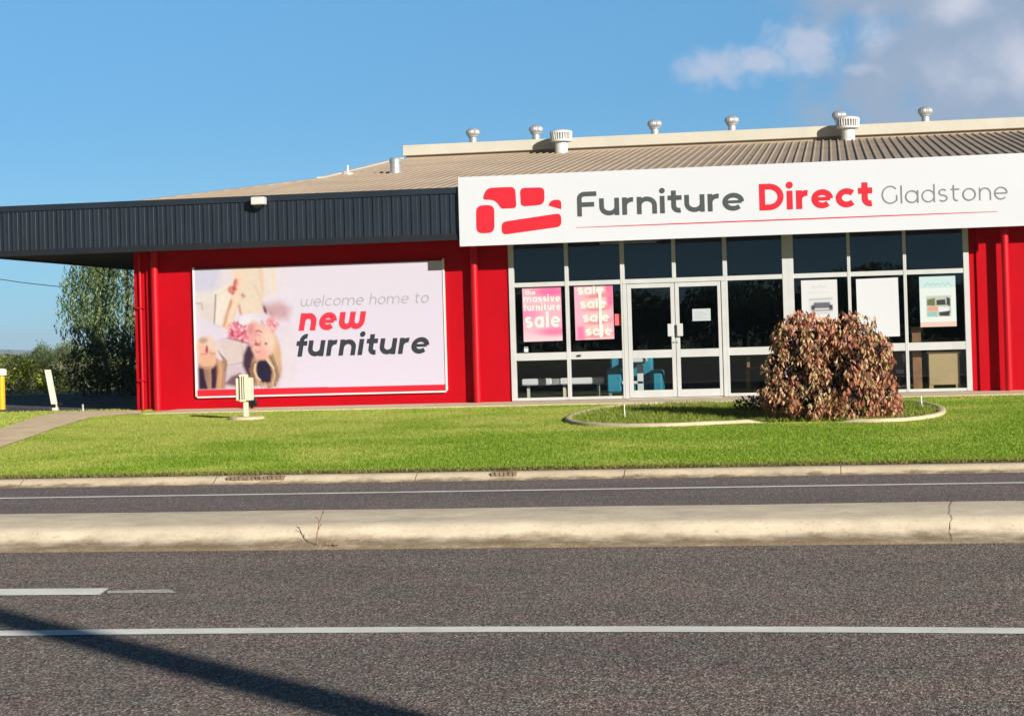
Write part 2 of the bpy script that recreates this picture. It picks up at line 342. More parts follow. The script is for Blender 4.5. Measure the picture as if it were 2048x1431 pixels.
def npmesh(name, V, F, mat, parent=None, loc=None, attr=None):
    V = np.asarray(V, np.float32); F = np.asarray(F, np.int32); k = F.shape[1]
    me = bpy.data.meshes.new(name); me.vertices.add(len(V)); me.vertices.foreach_set('co', V.ravel())
    me.loops.add(F.size); me.loops.foreach_set('vertex_index', F.ravel())
    me.polygons.add(len(F)); me.polygons.foreach_set('loop_start', np.arange(0, F.size, k, dtype=np.int32))
    if attr is not None:
        a = me.color_attributes.new('print', 'FLOAT_COLOR', 'POINT'); a.data.foreach_set('color', np.hstack([attr, np.ones((len(attr), 1))]).astype(np.float32).ravel())
    me.update(calc_edges=True); me.validate()
    return link(name, me, mat, parent, loc)
def tag(o, label, cat, group=None):
    o['label'] = label; o['category'] = cat
    if group: o['group'] = group
    return o
def struct(o, kind='structure'): o['kind'] = kind; return o
def empty(name, loc, label, cat, group=None):
    o = bpy.data.objects.new(name, None); COL.objects.link(o); o.location = loc; o.empty_display_size = .2
    return tag(o, label, cat, group)
def copy_tree(o, parent=None):
    c = o.copy(); COL.objects.link(c); c.parent = parent
    for ch in list(o.children):
        copy_tree(ch, c)
    return c

# ---------------------------------------------------------------- stroke lettering (x-height = 1)
def arc(cx, cy, rx, ry, a0, a1, n=14):
    return [(cx + rx * math.cos(math.radians(a0 + (a1 - a0) * i / n)), cy + ry * math.sin(math.radians(a0 + (a1 - a0) * i / n))) for i in range(n + 1)]
def glyph(ch, w):
    c = w / 2; A = 1.42
    if ch == ' ': return [], .45
    if ch in 'nhm':
        W_ = .92 + w * .35; R = (W_ - w) / 2; s = [[(c, 0), (c, 1 if ch != 'h' else A)]]
        s.append(arc(c + R, 1 - c - R, R, R, 180, 0) + [(c + 2 * R, 0)])
        if ch == 'm': s.append(arc(c + 3 * R, 1 - c - R, R, R, 180, 0) + [(c + 4 * R, 0)]); W_ += 2 * R
        return s, W_
    if ch == 'u':
        W_ = .92 + w * .35; R = (W_ - w) / 2
        return [[(c, 1)] + arc(c + R, c + R, R, R, 180, 360), [(c + 2 * R, 1), (c + 2 * R, 0)]], W_
    if ch == 'w':
        W_ = .86 + w * .3; R = (W_ - w) / 2
        return [[(c, 1)] + arc(c + R, c + R, R, R, 180, 360) + [(c + 2 * R, 1)], arc(c + 3 * R, c + R, R, R, 180, 360) + [(c + 4 * R, 1)]], W_ + 2 * R
    if ch == 'v': return [[(c, 1), (.48, 0)], [(.48, 0), (.96 - c, 1)]], .96
    if ch == 'r':
        R = .36; return [[(c, 0), (c, 1)], arc(c + R, 1 - c - R, R, R, 180, 80)], .52 + w * .3
    if ch == 'i': return [[(c, 0), (c, 1)], 'dot', (c, 1.30, w * .60)], w * 1.05
    if ch == 'l': return [[(c, 0), (c, A)]], w
    if ch == 't':
        x = .16 + c; return [[(x, 1.28)] + arc(x + .26, .26 + c, .26, .26, 180, 285, 8), [(0, 1 - c), (.68, 1 - c)]], .68
    if ch == 'f':
        x = .16 + c; return [[(x, 0)] + arc(x + .27, 1.42 - c - .27, .27, .27, 180, 80, 8), [(0, .97 - c), (.66, .97 - c)]], .60
    W_ = 1.08; rx = (W_ - w) / 2; ry = (1.02 - w) / 2
    if ch == 'o': return [arc(W_ / 2, .5, rx, ry, 0, 360, 28)], W_
    if ch == 'c': return [arc(W_ / 2, .5, rx, ry, 42, 318, 22)], W_ * .9
    if ch == 'e': return [arc(W_ / 2, .5, rx, ry, 0, 315, 24), 'thin', [(c, .5), (W_ - c, .5)]], W_ * .98
    if ch == 'a': return [arc(W_ / 2, .5, rx, ry, 0, 360, 28), [(W_ - c, 0), (W_ - c, 1)]], W_
    if ch == 'd': return [arc(W_ / 2, .5, rx, ry, 0, 360, 28), [(W_ - c, 0), (W_ - c, A)]], W_
    if ch == 's':
        r = (1.02 - w) / 4; xx = .40
        return [arc(xx, .51 + r, .30, r, 35, 270, 14)[0:] + arc(xx, .51 - r, .32, r, 90, -145, 14)[1:]], .80
    if ch == 'F': return [[(c, 0)] + arc(c + .26, A - c - .26, .26, .26, 180, 90, 8) + [(.98, A - c)], [(c, .68), (.86, .68)]], .98
    if ch == 'D': h = (A - w) / 2; return [[(c, 0), (c, A)], [(c, A - c), (.5, A - c)] + arc(.5, A / 2, .72 - c, h, 90, -90, 20) + [(c, c)]], 1.22
    if ch == 'G': h = (A + .02 - w) / 2; return [arc(.70, A / 2, .70 - c, h, 42, 318, 24), [(1.22, A * .48), (1.22, .22)]], 1.30
    return [], .5
def ribbon(pts, w):
    P = [np.array(p, float) for p in pts]; P = [p for i, p in enumerate(P) if i == 0 or np.hypot(*(p - P[i - 1])) > 1e-3]; n = len(P); L = []
    closed = np.allclose(P[0], P[-1]) and n > 4
    for i in range(n):
        a = P[i - 1] if i > 0 else (P[-2] if closed else None); b = P[i + 1] if i < n - 1 else (P[1] if closed else None)
        d1 = (P[i] - a) if a is not None else None; d2 = (b - P[i]) if b is not None else None
        if d1 is None: d1 = d2
        if d2 is None: d2 = d1
        d1 = d1 / np.linalg.norm(d1); d2 = d2 / np.linalg.norm(d2); t = d1 + d2; t = t / (np.linalg.norm(t) + 1e-9); nv = np.array([-t[1], t[0]])
        k = w / 2 / max(.5, abs(nv @ np.array([-d1[1], d1[0]])))
        L += [P[i] + nv * k, P[i] - nv * k]
    return L, [(2 * i, 2 * i + 1, 2 * i + 3, 2 * i + 2) for i in range(n - 1)]
def lettering(text, x0, x1, z, xh, w, y, slant=0, track=None, mb=None):
    """flat letters on a plane y=const facing -y, fitted between x0 and x1 on baseline z"""
    wu = w / xh; gl = [glyph(ch, wu) for ch in text]; n = len(text) - 1; gap = track if track is not None else .26 - .30 * wu
    flex = sum(max(0, g[1] - wu) for g in gl); kx = ((x1 - x0) / xh - gap * n - wu * len(gl)) / max(flex, .01); cc_ = wu / 2
    def sx(p): return (cc_ + (p[0] - cc_) * kx, p[1])
    gl = [([g if isinstance(g, str) else (g if isinstance(g, tuple) else [sx(p) for p in g]) for g in st], wu + max(0, adv - wu) * kx) for st, adv in gl]; mb = mb or MB(); cx = 0; k = 0
    for st, adv in gl:
        i = 0
        while i < len(st):
            if st[i] == 'dot':
                a, b, r = st[i + 1]; P = [(a + r * math.cos(t * math.pi / 8), b + r * math.sin(t * math.pi / 8)) for t in range(16)]; F = [tuple(reversed(range(16)))]; i += 2
            elif st[i] == 'thin': P, F = ribbon(st[i + 1], wu * (.62 if wu > .2 else 1)); i += 2
            else: P, F = ribbon(st[i], wu); i += 1
            k += 1; yy = y - .0006 * (k % 6)
            mb.add([(x0 + (cx + p[0] + slant * p[1]) * xh, yy, z + p[1] * xh) for p in P], F)
        cx += adv + gap
    return mb

# ---------------------------------------------------------------- painted prints
class Canvas:
    def __init__(s, xs, ys, base):   # xs, ys arrays: canvas coordinate of every vertex
        s.x = xs; s.y = ys; s.c = np.tile(np.array(srgb(*base)), (xs.size, 1)).reshape(*xs.shape, 3)
    def blend(s, a, col): a = np.clip(a, 0, 1)[..., None]; s.c = s.c * (1 - a) + np.array(srgb(*col)) * a
    def blob(s, cx, cy, rx, ry, col, rot=0, soft=.25, al=1):
        t = math.radians(rot); X = s.x - cx; Y = s.y - cy; u = (X * math.cos(t) + Y * math.sin(t)) / rx; v = (-X * math.sin(t) + Y * math.cos(t)) / ry
        d = np.sqrt(u * u + v * v); s.blend((1 + soft / 2 - d) / soft * al if al == 1 else np.clip((1 + soft / 2 - d) / soft, 0, 1) * al, col)
    def stroke(s, pts, w, col, soft=6, al=1):
        D = np.full(s.x.shape, 1e9)
        for (x0, y0), (x1, y1) in zip(pts[:-1], pts[1:]):
            dx, dy = x1 - x0, y1 - y0; t = np.clip(((s.x - x0) * dx + (s.y - y0) * dy) / (dx * dx + dy * dy + 1e-9), 0, 1)
            D = np.minimum(D, np.hypot(s.x - x0 - t * dx, s.y - y0 - t * dy))
        s.blend(np.clip((w / 2 + soft / 2 - D) / soft, 0, 1) * al, col)
    def poly(s, pts, col, soft=8, al=1):
        ins = np.zeros(s.x.shape, bool); n = len(pts); D = np.full(s.x.shape, 1e9)
        for i in range(n):
            x0, y0 = pts[i]; x1, y1 = pts[(i + 1) % n]
            c = ((y0 > s.y) != (y1 > s.y)) & (s.x < (x1 - x0) * (s.y - y0) / ((y1 - y0) if y1 != y0 else 1e-9) + x0); ins ^= c
            dx, dy = x1 - x0, y1 - y0; t = np.clip(((s.x - x0) * dx + (s.y - y0) * dy) / (dx * dx + dy * dy + 1e-9), 0, 1)
            D = np.minimum(D, np.hypot(s.x - x0 - t * dx, s.y - y0 - t * dy))
        D = np.where(ins, D, -D); s.blend(np.clip(.5 + D / soft, 0, 1) * al, col)
def printgrid(name, x0, x1, z0, z1, y, nx, nz, fn, mat, parent=None, tilt=0, gain=1.0):
    X = np.linspace(x0, x1, nx); Z = np.linspace(z0, z1, nz); XX, ZZ = np.meshgrid(X, Z)
    C = fn(XX, ZZ) * gain
    ZZ = ZZ + tilt * (XX - (x0 + x1) / 2); XX = XX + tilt * ((z0 + z1) / 2 - ZZ) * .6
    V = np.stack([XX.ravel(), np.full(XX.size, y), ZZ.ravel()], 1)
    i = np.arange(nx * nz).reshape(nz, nx); F = np.stack([i[:-1, :-1].ravel(), i[:-1, 1:].ravel(), i[1:, 1:].ravel(), i[1:, :-1].ravel()], 1)
    return npmesh(name, V, F, mat, parent, attr=C.reshape(-1, 3))

# ---------------------------------------------------------------- foliage
def leafquads(P, N, size, asp=.45, bend=0.0, droop=None):
    """leaf-shaped quads (kite) centred at P; N directions of the leaf's long axis"""
    n = len(P); D = N / (np.linalg.norm(N, axis=1, keepdims=True) + 1e-9)
    R = rng.normal(size=(n, 3)); B = np.cross(D, R); B /= (np.linalg.norm(B, axis=1, keepdims=True) + 1e-9)
    L = size[:, None] * .5; w = L * asp
    V = np.empty((n, 4, 3)); V[:, 0] = P - D * L; V[:, 1] = P - D * L * .05 + B * w; V[:, 2] = P + D * L; V[:, 3] = P - D * L * .05 - B * w
    return V.reshape(-1, 3), np.arange(4 * n).reshape(n, 4)
def cloud(lobes, n, size, mat, name, parent=None, droop=.0, shell=.55, asp=.5, clump=0, zmin=None, loc=None):
    """lobes: (cx,cy,cz,rx,ry,rz); leaves gathered towards shells of the lobes, in clumps"""
    lobes = np.array(lobes, float); vol = (lobes[:, 3] * lobes[:, 4] * lobes[:, 5]) ** (2 / 3); pr = vol / vol.sum()
    if clump: m = max(1, n // clump)
    else: m = n
    k = rng.choice(len(lobes), m, p=pr); d = rng.normal(size=(m, 3)); d /= np.linalg.norm(d, axis=1, keepdims=True)
    rr = shell + (1.04 - shell) * rng.random(m) ** .6
    P = lobes[k, :3] + d * lobes[k, 3:6] * rr[:, None]
    D = d.copy()
    if clump:
        P = np.repeat(P, clump, 0); D = np.repeat(D, clump, 0); P = P + rng.normal(size=P.shape) * size * .8
    D = D * .6 + rng.normal(size=D.shape) * .6; D[:, 2] -= droop
    s = size * (.6 + .8 * rng.random(len(P)))
    if zmin is not None: keep = P[:, 2] > zmin; P, D, s = P[keep], D[keep], s[keep]
    V, F = leafquads(P, D, s, asp)
    return npmesh(name, V, F, mat, parent, loc)

# ================================================================ SETTING
ZR = [(-3500, -.06), (21.30, -.06), (21.62, .06), (31, .30), (34, .34), (3500, .34)]
def gz(y): return np.interp(y, [21.3, 21.62, 31, 34], [-.06, .08, .32, .36])
# ground sheet to the horizon
m = MB(); m.extx([(-3500, -.07), (13.9, -.07), (21.35, -.07), (21.62, .05), (31, .29), (34, .33), (36.2, .33), (60, .32), (400, 0), (7500, -3.0)], -5000, 3500)
g_ = m.build('ground', FARG); struct(g_)
# near carriageway
m = MB(); m.extx([(-30, -.02), (5, .0), (14.46, .0)], -60, 60, 1); struct(m.build('road', ASPH))
m = MB(); m.extx([(16.0, -.012), (21.34, .0)], -80, 60, 1); struct(m.build('far_lane_road', ASPHF))
# near edge line (gently bowed) and dashed lane line
m = MB(); n = 60; L = []; F = []
for i in range(n + 1):
    x = -30 + 60 * i / n; yc = 10.31 - .012 * (x + 1.8) ** 2 if abs(x + 1.8) < 3.4 else 10.31 - .139 - .003 * (abs(x + 1.8) - 3.4)
    L += [(x, yc - .098, .004), (x, yc + .098, .004)]
    if i: F.append((2 * i - 2, 2 * i, 2 * i + 1, 2 * i - 1))
m.add(L, F); struct(m.build('edge_line', LINE))
m = MB(); m.add([(-8.8, 11.80, .004), (-4.80, 11.80, .004), (-4.86, 12.12, .004), (-8.8, 12.12, .004)], [(0, 1, 2, 3)]); o = m.build('lane_line', LINE); struct(o)
m = MB(); m.add([(-4.77, 11.86, .004), (-4.30, 11.88, .004), (-4.42, 12.05, .004), (-4.82, 11.99, .004)], [(0, 1, 2, 3)]); struct(m.build('worn_lane_line', LINEO))
m = MB(); m.add([(-40, 19.42, .001), (40, 19.98, .001), (40, 20.11, .001), (-40, 19.55, .001)], [(0, 1, 2, 3)]); struct(m.build('far_edge_line', LINE))
# median strip
prof = [(14.30, -.03), (14.34, .006), (14.46, .022), (14.60, .034), (14.67, .060), (14.75, .112), (14.82, .138), (14.90, .148), (15.05, .152), (15.5, .158), (16.02, .156), (16.10, .146), (16.14, .10), (16.16, -.03)]
m = MB(); m.extx(prof, -60, 60, 150)
o = m.build('median_strip', MEDIAN, smooth=True); struct(o)
me = o.data
for v in me.vertices:
    v.co.y += .006 * math.sin(v.co.x * 1.7) + .003 * math.sin(v.co.x * 4.1 + 1); v.co.z += .002 * math.sin(v.co.x * 2.3)
CRK = paint('dark crack', (.12, .085, .055), .9, .3, 8)
def crack(x0, wob, width):
    m = MB(); pts = []; P = [(y, z) for y, z in prof[1:12]]; L = []; F = []; x = x0
    dense = []
    for (ya, za), (yb, zb) in zip(P[:-1], P[1:]):
        for t in np.linspace(0, 1, 5)[:-1]: dense.append((ya + (yb - ya) * t, za + (zb - za) * t))
    for i, (y, z) in enumerate(dense):
        x = x0 + wob * (y - 14.3) + .010 * math.sin(i * .35 + x0) + .004 * math.sin(i * 1.1) + random.uniform(-.002, .002); w = width * random.uniform(.35, .9)
        y2 = y + .006 * math.sin(x * 1.7) + .003 * math.sin(x * 4.1 + 1) - .0015
        z2 = z + .002 * math.sin(x * 2.3) + .004
        L += [(x - w, y2, z2), (x + w, y2, z2)]
        if i: F.append((2 * i - 2, 2 * i - 1, 2 * i + 1, 2 * i))
    m.add(L, F); c = m.build('median_crack', CRK, o); return c
crack(.78, .06, .0032); crack(-9.6, .05, .003); crack(6, .05, .003)
# far kerb
prof2 = [(21.10, -.02), (21.16, .006), (21.24, .018), (21.30, .055), (21.36, .078), (21.60, .085), (21.63, .02)]
m = MB()
x = -60.; joints = []
while x < 40: x2 = x + 2.4; m.extx(prof2, x + .004, x2 - .004, 4, 0); x = x2
ko = m.build('kerb', KERB, smooth=True); struct(ko)
# dark wet drain slots in the far kerb face
DR = paint('drain slot', (.22, .16, .10), .9, .5, 20)
for xa, xb in ((-7.05, -6.35), (-3.92, -3.60)):
    m = MB()
    for i in range(int((xb - xa) / .05)):
        a = xa + i * .05; hh = random.uniform(.025, .045); m.box(a, a + random.uniform(.03, .045), 21.265, 21.36, .03, .05 + hh)
    struct(m.build('drain_slot', DR))
# lawn
path_near = [(-30, 19.9 + 1.9), (-19.0, 24.4), (-12.25, 26.5), (-13.05, 29.3), (-13.2, 31.6), (-13.0, 34.0)]
LWN = [(-60, 21.62), (40, 21.62), (40, 36.28), (-13.9, 36.28), (-13.9, 37.2), (-60, 37.6)]
m = MB(); m.extx([(21.61, .075), (26, .19), (31, .32), (34, .356), (36.29, .357)], -60, 40, 1); m.extx([(36.29, .357), (37.3, .357)], -60, -13.93, 1)
lawn = m.build('lawn', SOIL); struct(lawn)
PN = [(-12.18, 26.4), (-12.85, 28.4), (-13.05, 30.2), (-13.25, 31.8), (-13.35, 33.2), (-13.3, 34.3)]
PF = [(-14.0, 30.2), (-14.7, 32.6), (-15.35, 35.2), (-15.45, 36.45), (-13.9, 36.6)]
PATH = [(-11.0, 23.2)] + PN + [(-13.0, 34.32), (-13.0, 36.28), (-13.9, 36.6)] + PF[:-1][::-1] + [(-12.3, 25.0), (-12.0, 23.2)]
def strip3(pts, name, mat, dz):
    m = MB(); m.add([(x, y, float(gz(y)) + dz) for x, y in pts], [tuple(range(len(pts)))]); o = m.build(name, mat); return o
# path as quads between its two edges
m = MB(); A = [(-11.25, 22.0), (-11.7, 24.0), (-12.18, 26.3), (-12.62, 28.4), (-13.05, 30.4), (-13.38, 32.1), (-13.6, 33.3), (-13.3, 34.3)]; Bp = [(-12.2, 23.0), (-12.9, 25.8), (-13.5, 28.2), (-14.06, 30.4), (-14.6, 32.5), (-15.02, 34.1), (-15.38, 35.5), (-15.5, 36.5)]
L = []; F = []
for i, (a, b) in enumerate(zip(A, Bp)):
    L += [(a[0], a[1], float(gz(a[1])) + .012), (b[0], b[1], float(gz(b[1])) + .012)]
    if i: F.append((2 * i - 1, 2 * i + 1, 2 * i, 2 * i - 2))
k = len(L); L += [(-13.9, 36.5, .372), (-13.0, 34.3, .372)]; F.append((k - 1, k, k + 1, k - 2)) ; 
m.add(L, F); struct(m.build('footpath', PATHM))
PATHPOLY = A + [(-13.0, 34.3), (-13.9, 36.5)] + Bp[::-1]
m = MB(); m.box(-13.0, 40, 34.32, 36.28, .30, .376); struct(m.build('building_apron', APRON))
m = MB(); m.extx([(36.95, .362), (37.1, .372), (51.5, .362)], -45, -13.95, 1); struct(m.build('car_park', ASPHC))

def inpoly(x, y, poly):
    ins = np.zeros(x.shape, bool); n = len(poly)
    for i in range(n):
        x0, y0 = poly[i]; x1, y1 = poly[(i + 1) % n]
        ins ^= ((y0 > y) != (y1 > y)) & (x < (x1 - x0) * (y - y0) / ((y1 - y0) if y1 != y0 else 1e-9) + x0)
    return ins
# garden bed edging
ctrl = [(-4.24, 30.4), (-4.05, 29.0), (-3.5, 28.25), (-2.6, 27.95), (-1.2, 28.3), (-.2, 28.15), (.6, 27.95), (1.2, 28.4), (1.52, 29.4), (1.5, 30.8), (1.1, 32.3), (.0, 33.1), (-1.6, 33.4), (-3.1, 33.5), (-3.95, 32.6)]
def catmull(P, n=10):
    out = []; k = len(P)
    for i in range(k):
        p0, p1, p2, p3 = [np.array(P[(i + j) % k], float) for j in (-1, 0, 1, 2)]
        for t in np.linspace(0, 1, n, endpoint=False): out.append(tuple(.5 * ((2 * p1) + (-p0 + p2) * t + (2 * p0 - 5 * p1 + 4 * p2 - p3) * t * t + (-p0 + 3 * p1 - 3 * p2 + p3) * t ** 3)))
    return out
ring = catmull(ctrl)
m = MB(); sec = [(-.06, -.05), (-.06, .030), (-.04, .048), (.025, .052), (.052, .036), (.06, -.05)]; L = []; F = []; k = len(ring); q = len(sec)
for i in range(k):
    a = Vector(ring[i - 1]); b = Vector(ring[(i + 1) % k]); d = (b - a).normalized(); nrm_ = Vector((-d.y, d.x))
    for s_, z in sec:
        p = Vector(ring[i]) + nrm_ * s_; L.append((p.x, p.y, float(gz(ring[i][1])) + z - (.11 * max(0, 1 - abs(p.x + .55) / .75) ** .7 if p.y < 29 else 0) + random.uniform(-.004, .004)))
    for j in range(q): F.append((i * q + j, i * q + (j + 1) % q, ((i + 1) % k) * q + (j + 1) % q, ((i + 1) % k) * q + j))
m.add(L, F); tag(m.build('garden_edging', EDGE, smooth=True), 'curved pale concrete edging ring round the copper bush bed', 'garden edging')
# grass blades
def blades(n, x0, x1, y0, y1, h, w, excl, incl=None, lean=.5, ypow=1.0):
    x = rng.uniform(x0, x1, n); y = y0 + (y1 - y0) * rng.random(n) ** ypow; keep = np.ones(n, bool)
    for p in excl: keep &= ~inpoly(x, y, p)
    if incl is not None: keep &= inpoly(x, y, incl)
    x, y = x[keep], y[keep]; n = len(x); z = gz(y) - .004
    a = rng.uniform(0, 2 * np.pi, n); hh = h * (.5 + rng.random(n)); lx, ly = rng.normal(size=(2, n)) * lean * hh[None]
    V = np.empty((n, 3, 3)); ww = w * (.6 + .8 * rng.random(n))
    V[:, 0] = np.stack([x - np.cos(a) * ww, y - np.sin(a) * ww, z], 1); V[:, 1] = np.stack([x + np.cos(a) * ww, y + np.sin(a) * ww, z], 1); V[:, 2] = np.stack([x + lx, y + ly, z + hh], 1)
    return V.reshape(-1, 3), np.arange(3 * n).reshape(n, 3)
APR = [(-13.0, 34.3), (40, 34.3), (40, 37), (-13.0, 37)]
V1, F1 = blades(460000, -15.5, 5.2, 21.6, 34.4, .017, .0055, [PATHPOLY, ring, APR], ypow=1.25)
V2, F2 = blades(30000, -21, -13.4, 30, 37.0, .035, .012, [PATHPOLY, APR])
V3, F3 = blades(16000, -12, 4.5, 21.50, 21.74, .042, .010, [], lean=.9, ypow=.7)
struct(npmesh('kerb_grass', V3, F3, leafmat('dry kerb grass', [(0, (.16, .12, .04)), (.5, (.26, .28, .05)), (1, (.40, .33, .14))])), 'stuff')
Vg = np.vstack([V1, V2]); Fg = np.arange(len(Vg)).reshape(-1, 3)
struct(npmesh('grass', Vg, Fg, GRASS), 'stuff')
V4, F4 = blades(30000, -4.3, 1.6, 27.9, 33.7, .062, .009, [], ring, .6)
struct(npmesh('bed_grass', V4, F4, GRASSB), 'stuff')
m = MB(); m.add([(x, y, float(gz(y)) + .012) for x, y in [(-1.5, 28.45), (-.2, 28.35), (1.0, 28.5), (1.2, 29.6), (.6, 30.6), (-1.0, 30.9), (-1.8, 29.8)]], [tuple(range(7))]); struct(m.build('mulch', MULCH))
# distant hills
m = MB(); L = []; F = []; nh = 120
for i in range(nh + 1):
    x = -2600 + 1900 * i / nh; h = 9 + 4.5 * math.sin(x / 180.) + 2.5 * math.sin(x / 61. + 2) + 1.2 * math.sin(x / 23.)
    L += [(x * 1.8, 5300, -3), (x * 1.8, 5600, h * 1.45), (x * 1.8, 5900, h * 1.8), (x * 1.8, 6600, -3)]
    if i:
        for j in range(3): F.append((4 * i - 4 + j, 4 * i + j, 4 * i + 1 + j, 4 * i - 3 + j))
m.add(L, F); struct(m.build('hills', HILL, smooth=True))

# ================================================================ THE SHOP BUILDING
YW, YF, YS = 36.3, 35.46, 35.36
BX0, BX1 = -13.86, 16.0
B = empty('shop_building', (-6, 36.3, .36), 'low red shop building with dark ribbed canopy, tan roof and white framed glass front', 'building')
# walls
m = MB(); m.box(BX0, -6.23, YW, YW + .2, .34, 4.3); m.build('wall', RED, B)
m = MB(); m.box(2.46, 2.60, YW + .02, YW + .2, .34, 4.3); m.box(2.60, 2.77, YW - .03, YW + .2, .34, 4.3); m.box(2.77, BX1, YW, YW + .2, .34, 4.3); m.build('wall', RED, B)
m = MB(); m.box(BX0, BX0 + .2, YW + .2, 50, .34, 4.3); m.box(BX1 - .2, BX1, YW + .2, 50, .34, 4.3); m.box(BX0 + .2, BX1 - .2, 49.8, 50, .34, 4.3); m.build('wall', RED, B)
m = MB(); m.box(-6.23, 2.46, YW - .01, YW + .2, .345, .385); m.box(-6.23, 2.46, YW + .03, YW + .18, 3.46, 4.3); m.build('wall', FRAME, B)
# interior shell
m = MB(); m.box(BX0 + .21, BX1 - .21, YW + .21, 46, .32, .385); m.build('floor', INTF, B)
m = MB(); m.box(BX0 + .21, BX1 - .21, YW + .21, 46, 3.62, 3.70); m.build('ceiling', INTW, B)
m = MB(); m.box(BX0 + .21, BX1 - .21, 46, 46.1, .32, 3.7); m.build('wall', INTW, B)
# ribbed fascia
def ribbed(x0, x1, y, z0, z1, pitch, mat, parent, name, first=0.0):
    """sheet with trapezoid ribs in the plane y=const, facing -y"""
    prof = []; x = x0 + first
    prof.append((x0, 0))
    while x < x1 - pitch:
        prof += [(x, 0), (x + .016, .026), (x + .034, .026), (x + .050, 0), (x + .105, 0), (x + .110, .004), (x + .118, .004), (x + .123, 0)]; x += pitch
    prof.append((x1, 0))
    L = []; F = []
    for px_, d in prof: L += [(px_, y - d, z0), (px_, y - d, z1)]
    for i in range(len(prof) - 1): F.append((2 * i, 2 * i + 2, 2 * i + 3, 2 * i + 1))
    mm = MB(); mm.add(L, F); return mm.build(name, mat, parent)
FX0, FX1 = -16.70, 15.9
fas = ribbed(FX0 + .03, FX1, YF, 3.60, 4.40, .1885, NAVY, B, 'fascia', .05)
m = MB(); m.box(FX0, FX1, YF - .035, YF + .05, 4.385, 4.50); m.box(FX0, FX1, YF + .05, YF + .75, 4.46, 4.498)
m.build('top_flashing', NAVY, B)
m = MB(); m.box(FX0, FX1, YF - .030, YF + .04, 3.50, 3.615); m.build('bottom_flashing', NAVYD, B)
# left return fascia of the canopy
m = MB(); m.box(FX0 - .0, FX0 + .03, YF + .05, 44, 3.50, 4.49); m.build('fascia', NAVY, B)
m = MB(); m.box(FX0 + .03, FX1, YF + .06, YW - .003, 3.535, 3.57); m.box(FX0 + .03, BX0 - .003, YW - .003, 44, 3.535, 3.57); m.build('soffit', SOFF, B)
# canopy top cover on the left
m = MB(); m.add([(FX0, YF + .7, 4.47), (BX0 + .3, YF + .7, 4.47), (BX0 + .3, 44, 4.47), (FX0, 44, 4.47)], [(0, 1, 2, 3)]); m.build('canopy_cover', NAVYD, B)
# main roof
RS = .143
def rz(y): return 4.42 + RS * (y - 35.5)
YR = 50.2; XB = -11.47
def roofx(y):
    return -14.15 + (XB + 14.15) * min(1, (y - 35.6) / (42.1 - 35.6))
prof = []; L = []; F = []; x = -14.1; P = .19; cols = []
while x < 15.8:
    for a, h in ((0, 0), (.016, .028), (.036, .028), (.052, 0)): cols.append((x + a, h))
    x += P
for i, (x, h) in enumerate(cols):
    y0 = 35.6 if x > XB else 35.6; y1 = YR
    if x < XB: y1 = 35.6 + (x + 14.15) / (XB + 14.15) * 6.5
    ys = [y0 + (y1 - y0) * t for t in (0, .5, 1)]
    for y in ys: L.append((x, y, rz(y) + h))
    if i and not (cols[i - 1][0] < XB <= x):
        for j in range(2): F.append((3 * i - 3 + j, 3 * i + j, 3 * i + 1 + j, 3 * i - 2 + j))
m = MB(); m.add(L, F); roof = m.build('roof', ROOF, B)
# hip return plane and rear slope
m = MB(); m.add([(-14.15, 35.6, rz(35.6)), (XB, 42.1, rz(42.1)), (XB, 49.9, rz(42.1)), (-14.15, 49.9, rz(35.6))], [(0, 1, 2, 3)])
m.add([(XB, YR, rz(YR)), (15.8, YR, rz(YR)), (15.8, 58, rz(YR) - .5), (XB, 58, rz(YR) - .5)], [(0, 1, 2, 3)])
m.add([(XB, 42.1, rz(42.1)), (XB, YR, rz(YR)), (XB, YR, 4.3), (XB, 42.1, 4.3)], [(0, 1, 2, 3)])
m.build('rear_slope', ROOF, roof)
m = MB(); 
def bar(mb, a, b, w, h):
    a, b = Vector(a), Vector(b); d = (b - a).normalized(); s_ = d.cross(Vector((0, 0, 1))).normalized() * w / 2; u_ = Vector((0, 0, h))
    vs = [a - s_, a + s_, a + s_ + u_, a - s_ + u_, b - s_, b + s_, b + s_ + u_, b - s_ + u_]
    mb.add(vs, [(0, 1, 2, 3), (7, 6, 5, 4), (0, 4, 5, 1), (1, 5, 6, 2), (2, 6, 7, 3), (3, 7, 4, 0)])
bar(m, (XB - .02, 41.9, rz(41.9) - .06), (XB - .02, YR, rz(YR) - .06), .16, .12); m.build('barge_capping', WCAP, roof)
m = MB(); bar(m, (-14.15, 35.6, rz(35.6) - .02), (XB, 42.1, rz(42.1) - .02), .22, .05); m.build('hip_capping', ROOF, roof)
# upper band along the ridge
m = MB(); m.box(XB + .02, 15.9, YR + .03, YR + .28, 6.62, 6.905, .012); m.build('ridge_band', CREAM, roof)
m = MB(); m.box(XB + .10, 15.8, YR + .14, YR + .2, 6.40, 6.63); m.build('ridge_gap', ROOF, roof)
m = MB(); m.box(XB + .02, 15.9, YR + .28, YR + 3, 6.86, 6.90); m.build('upper_roof', CREAM, roof)
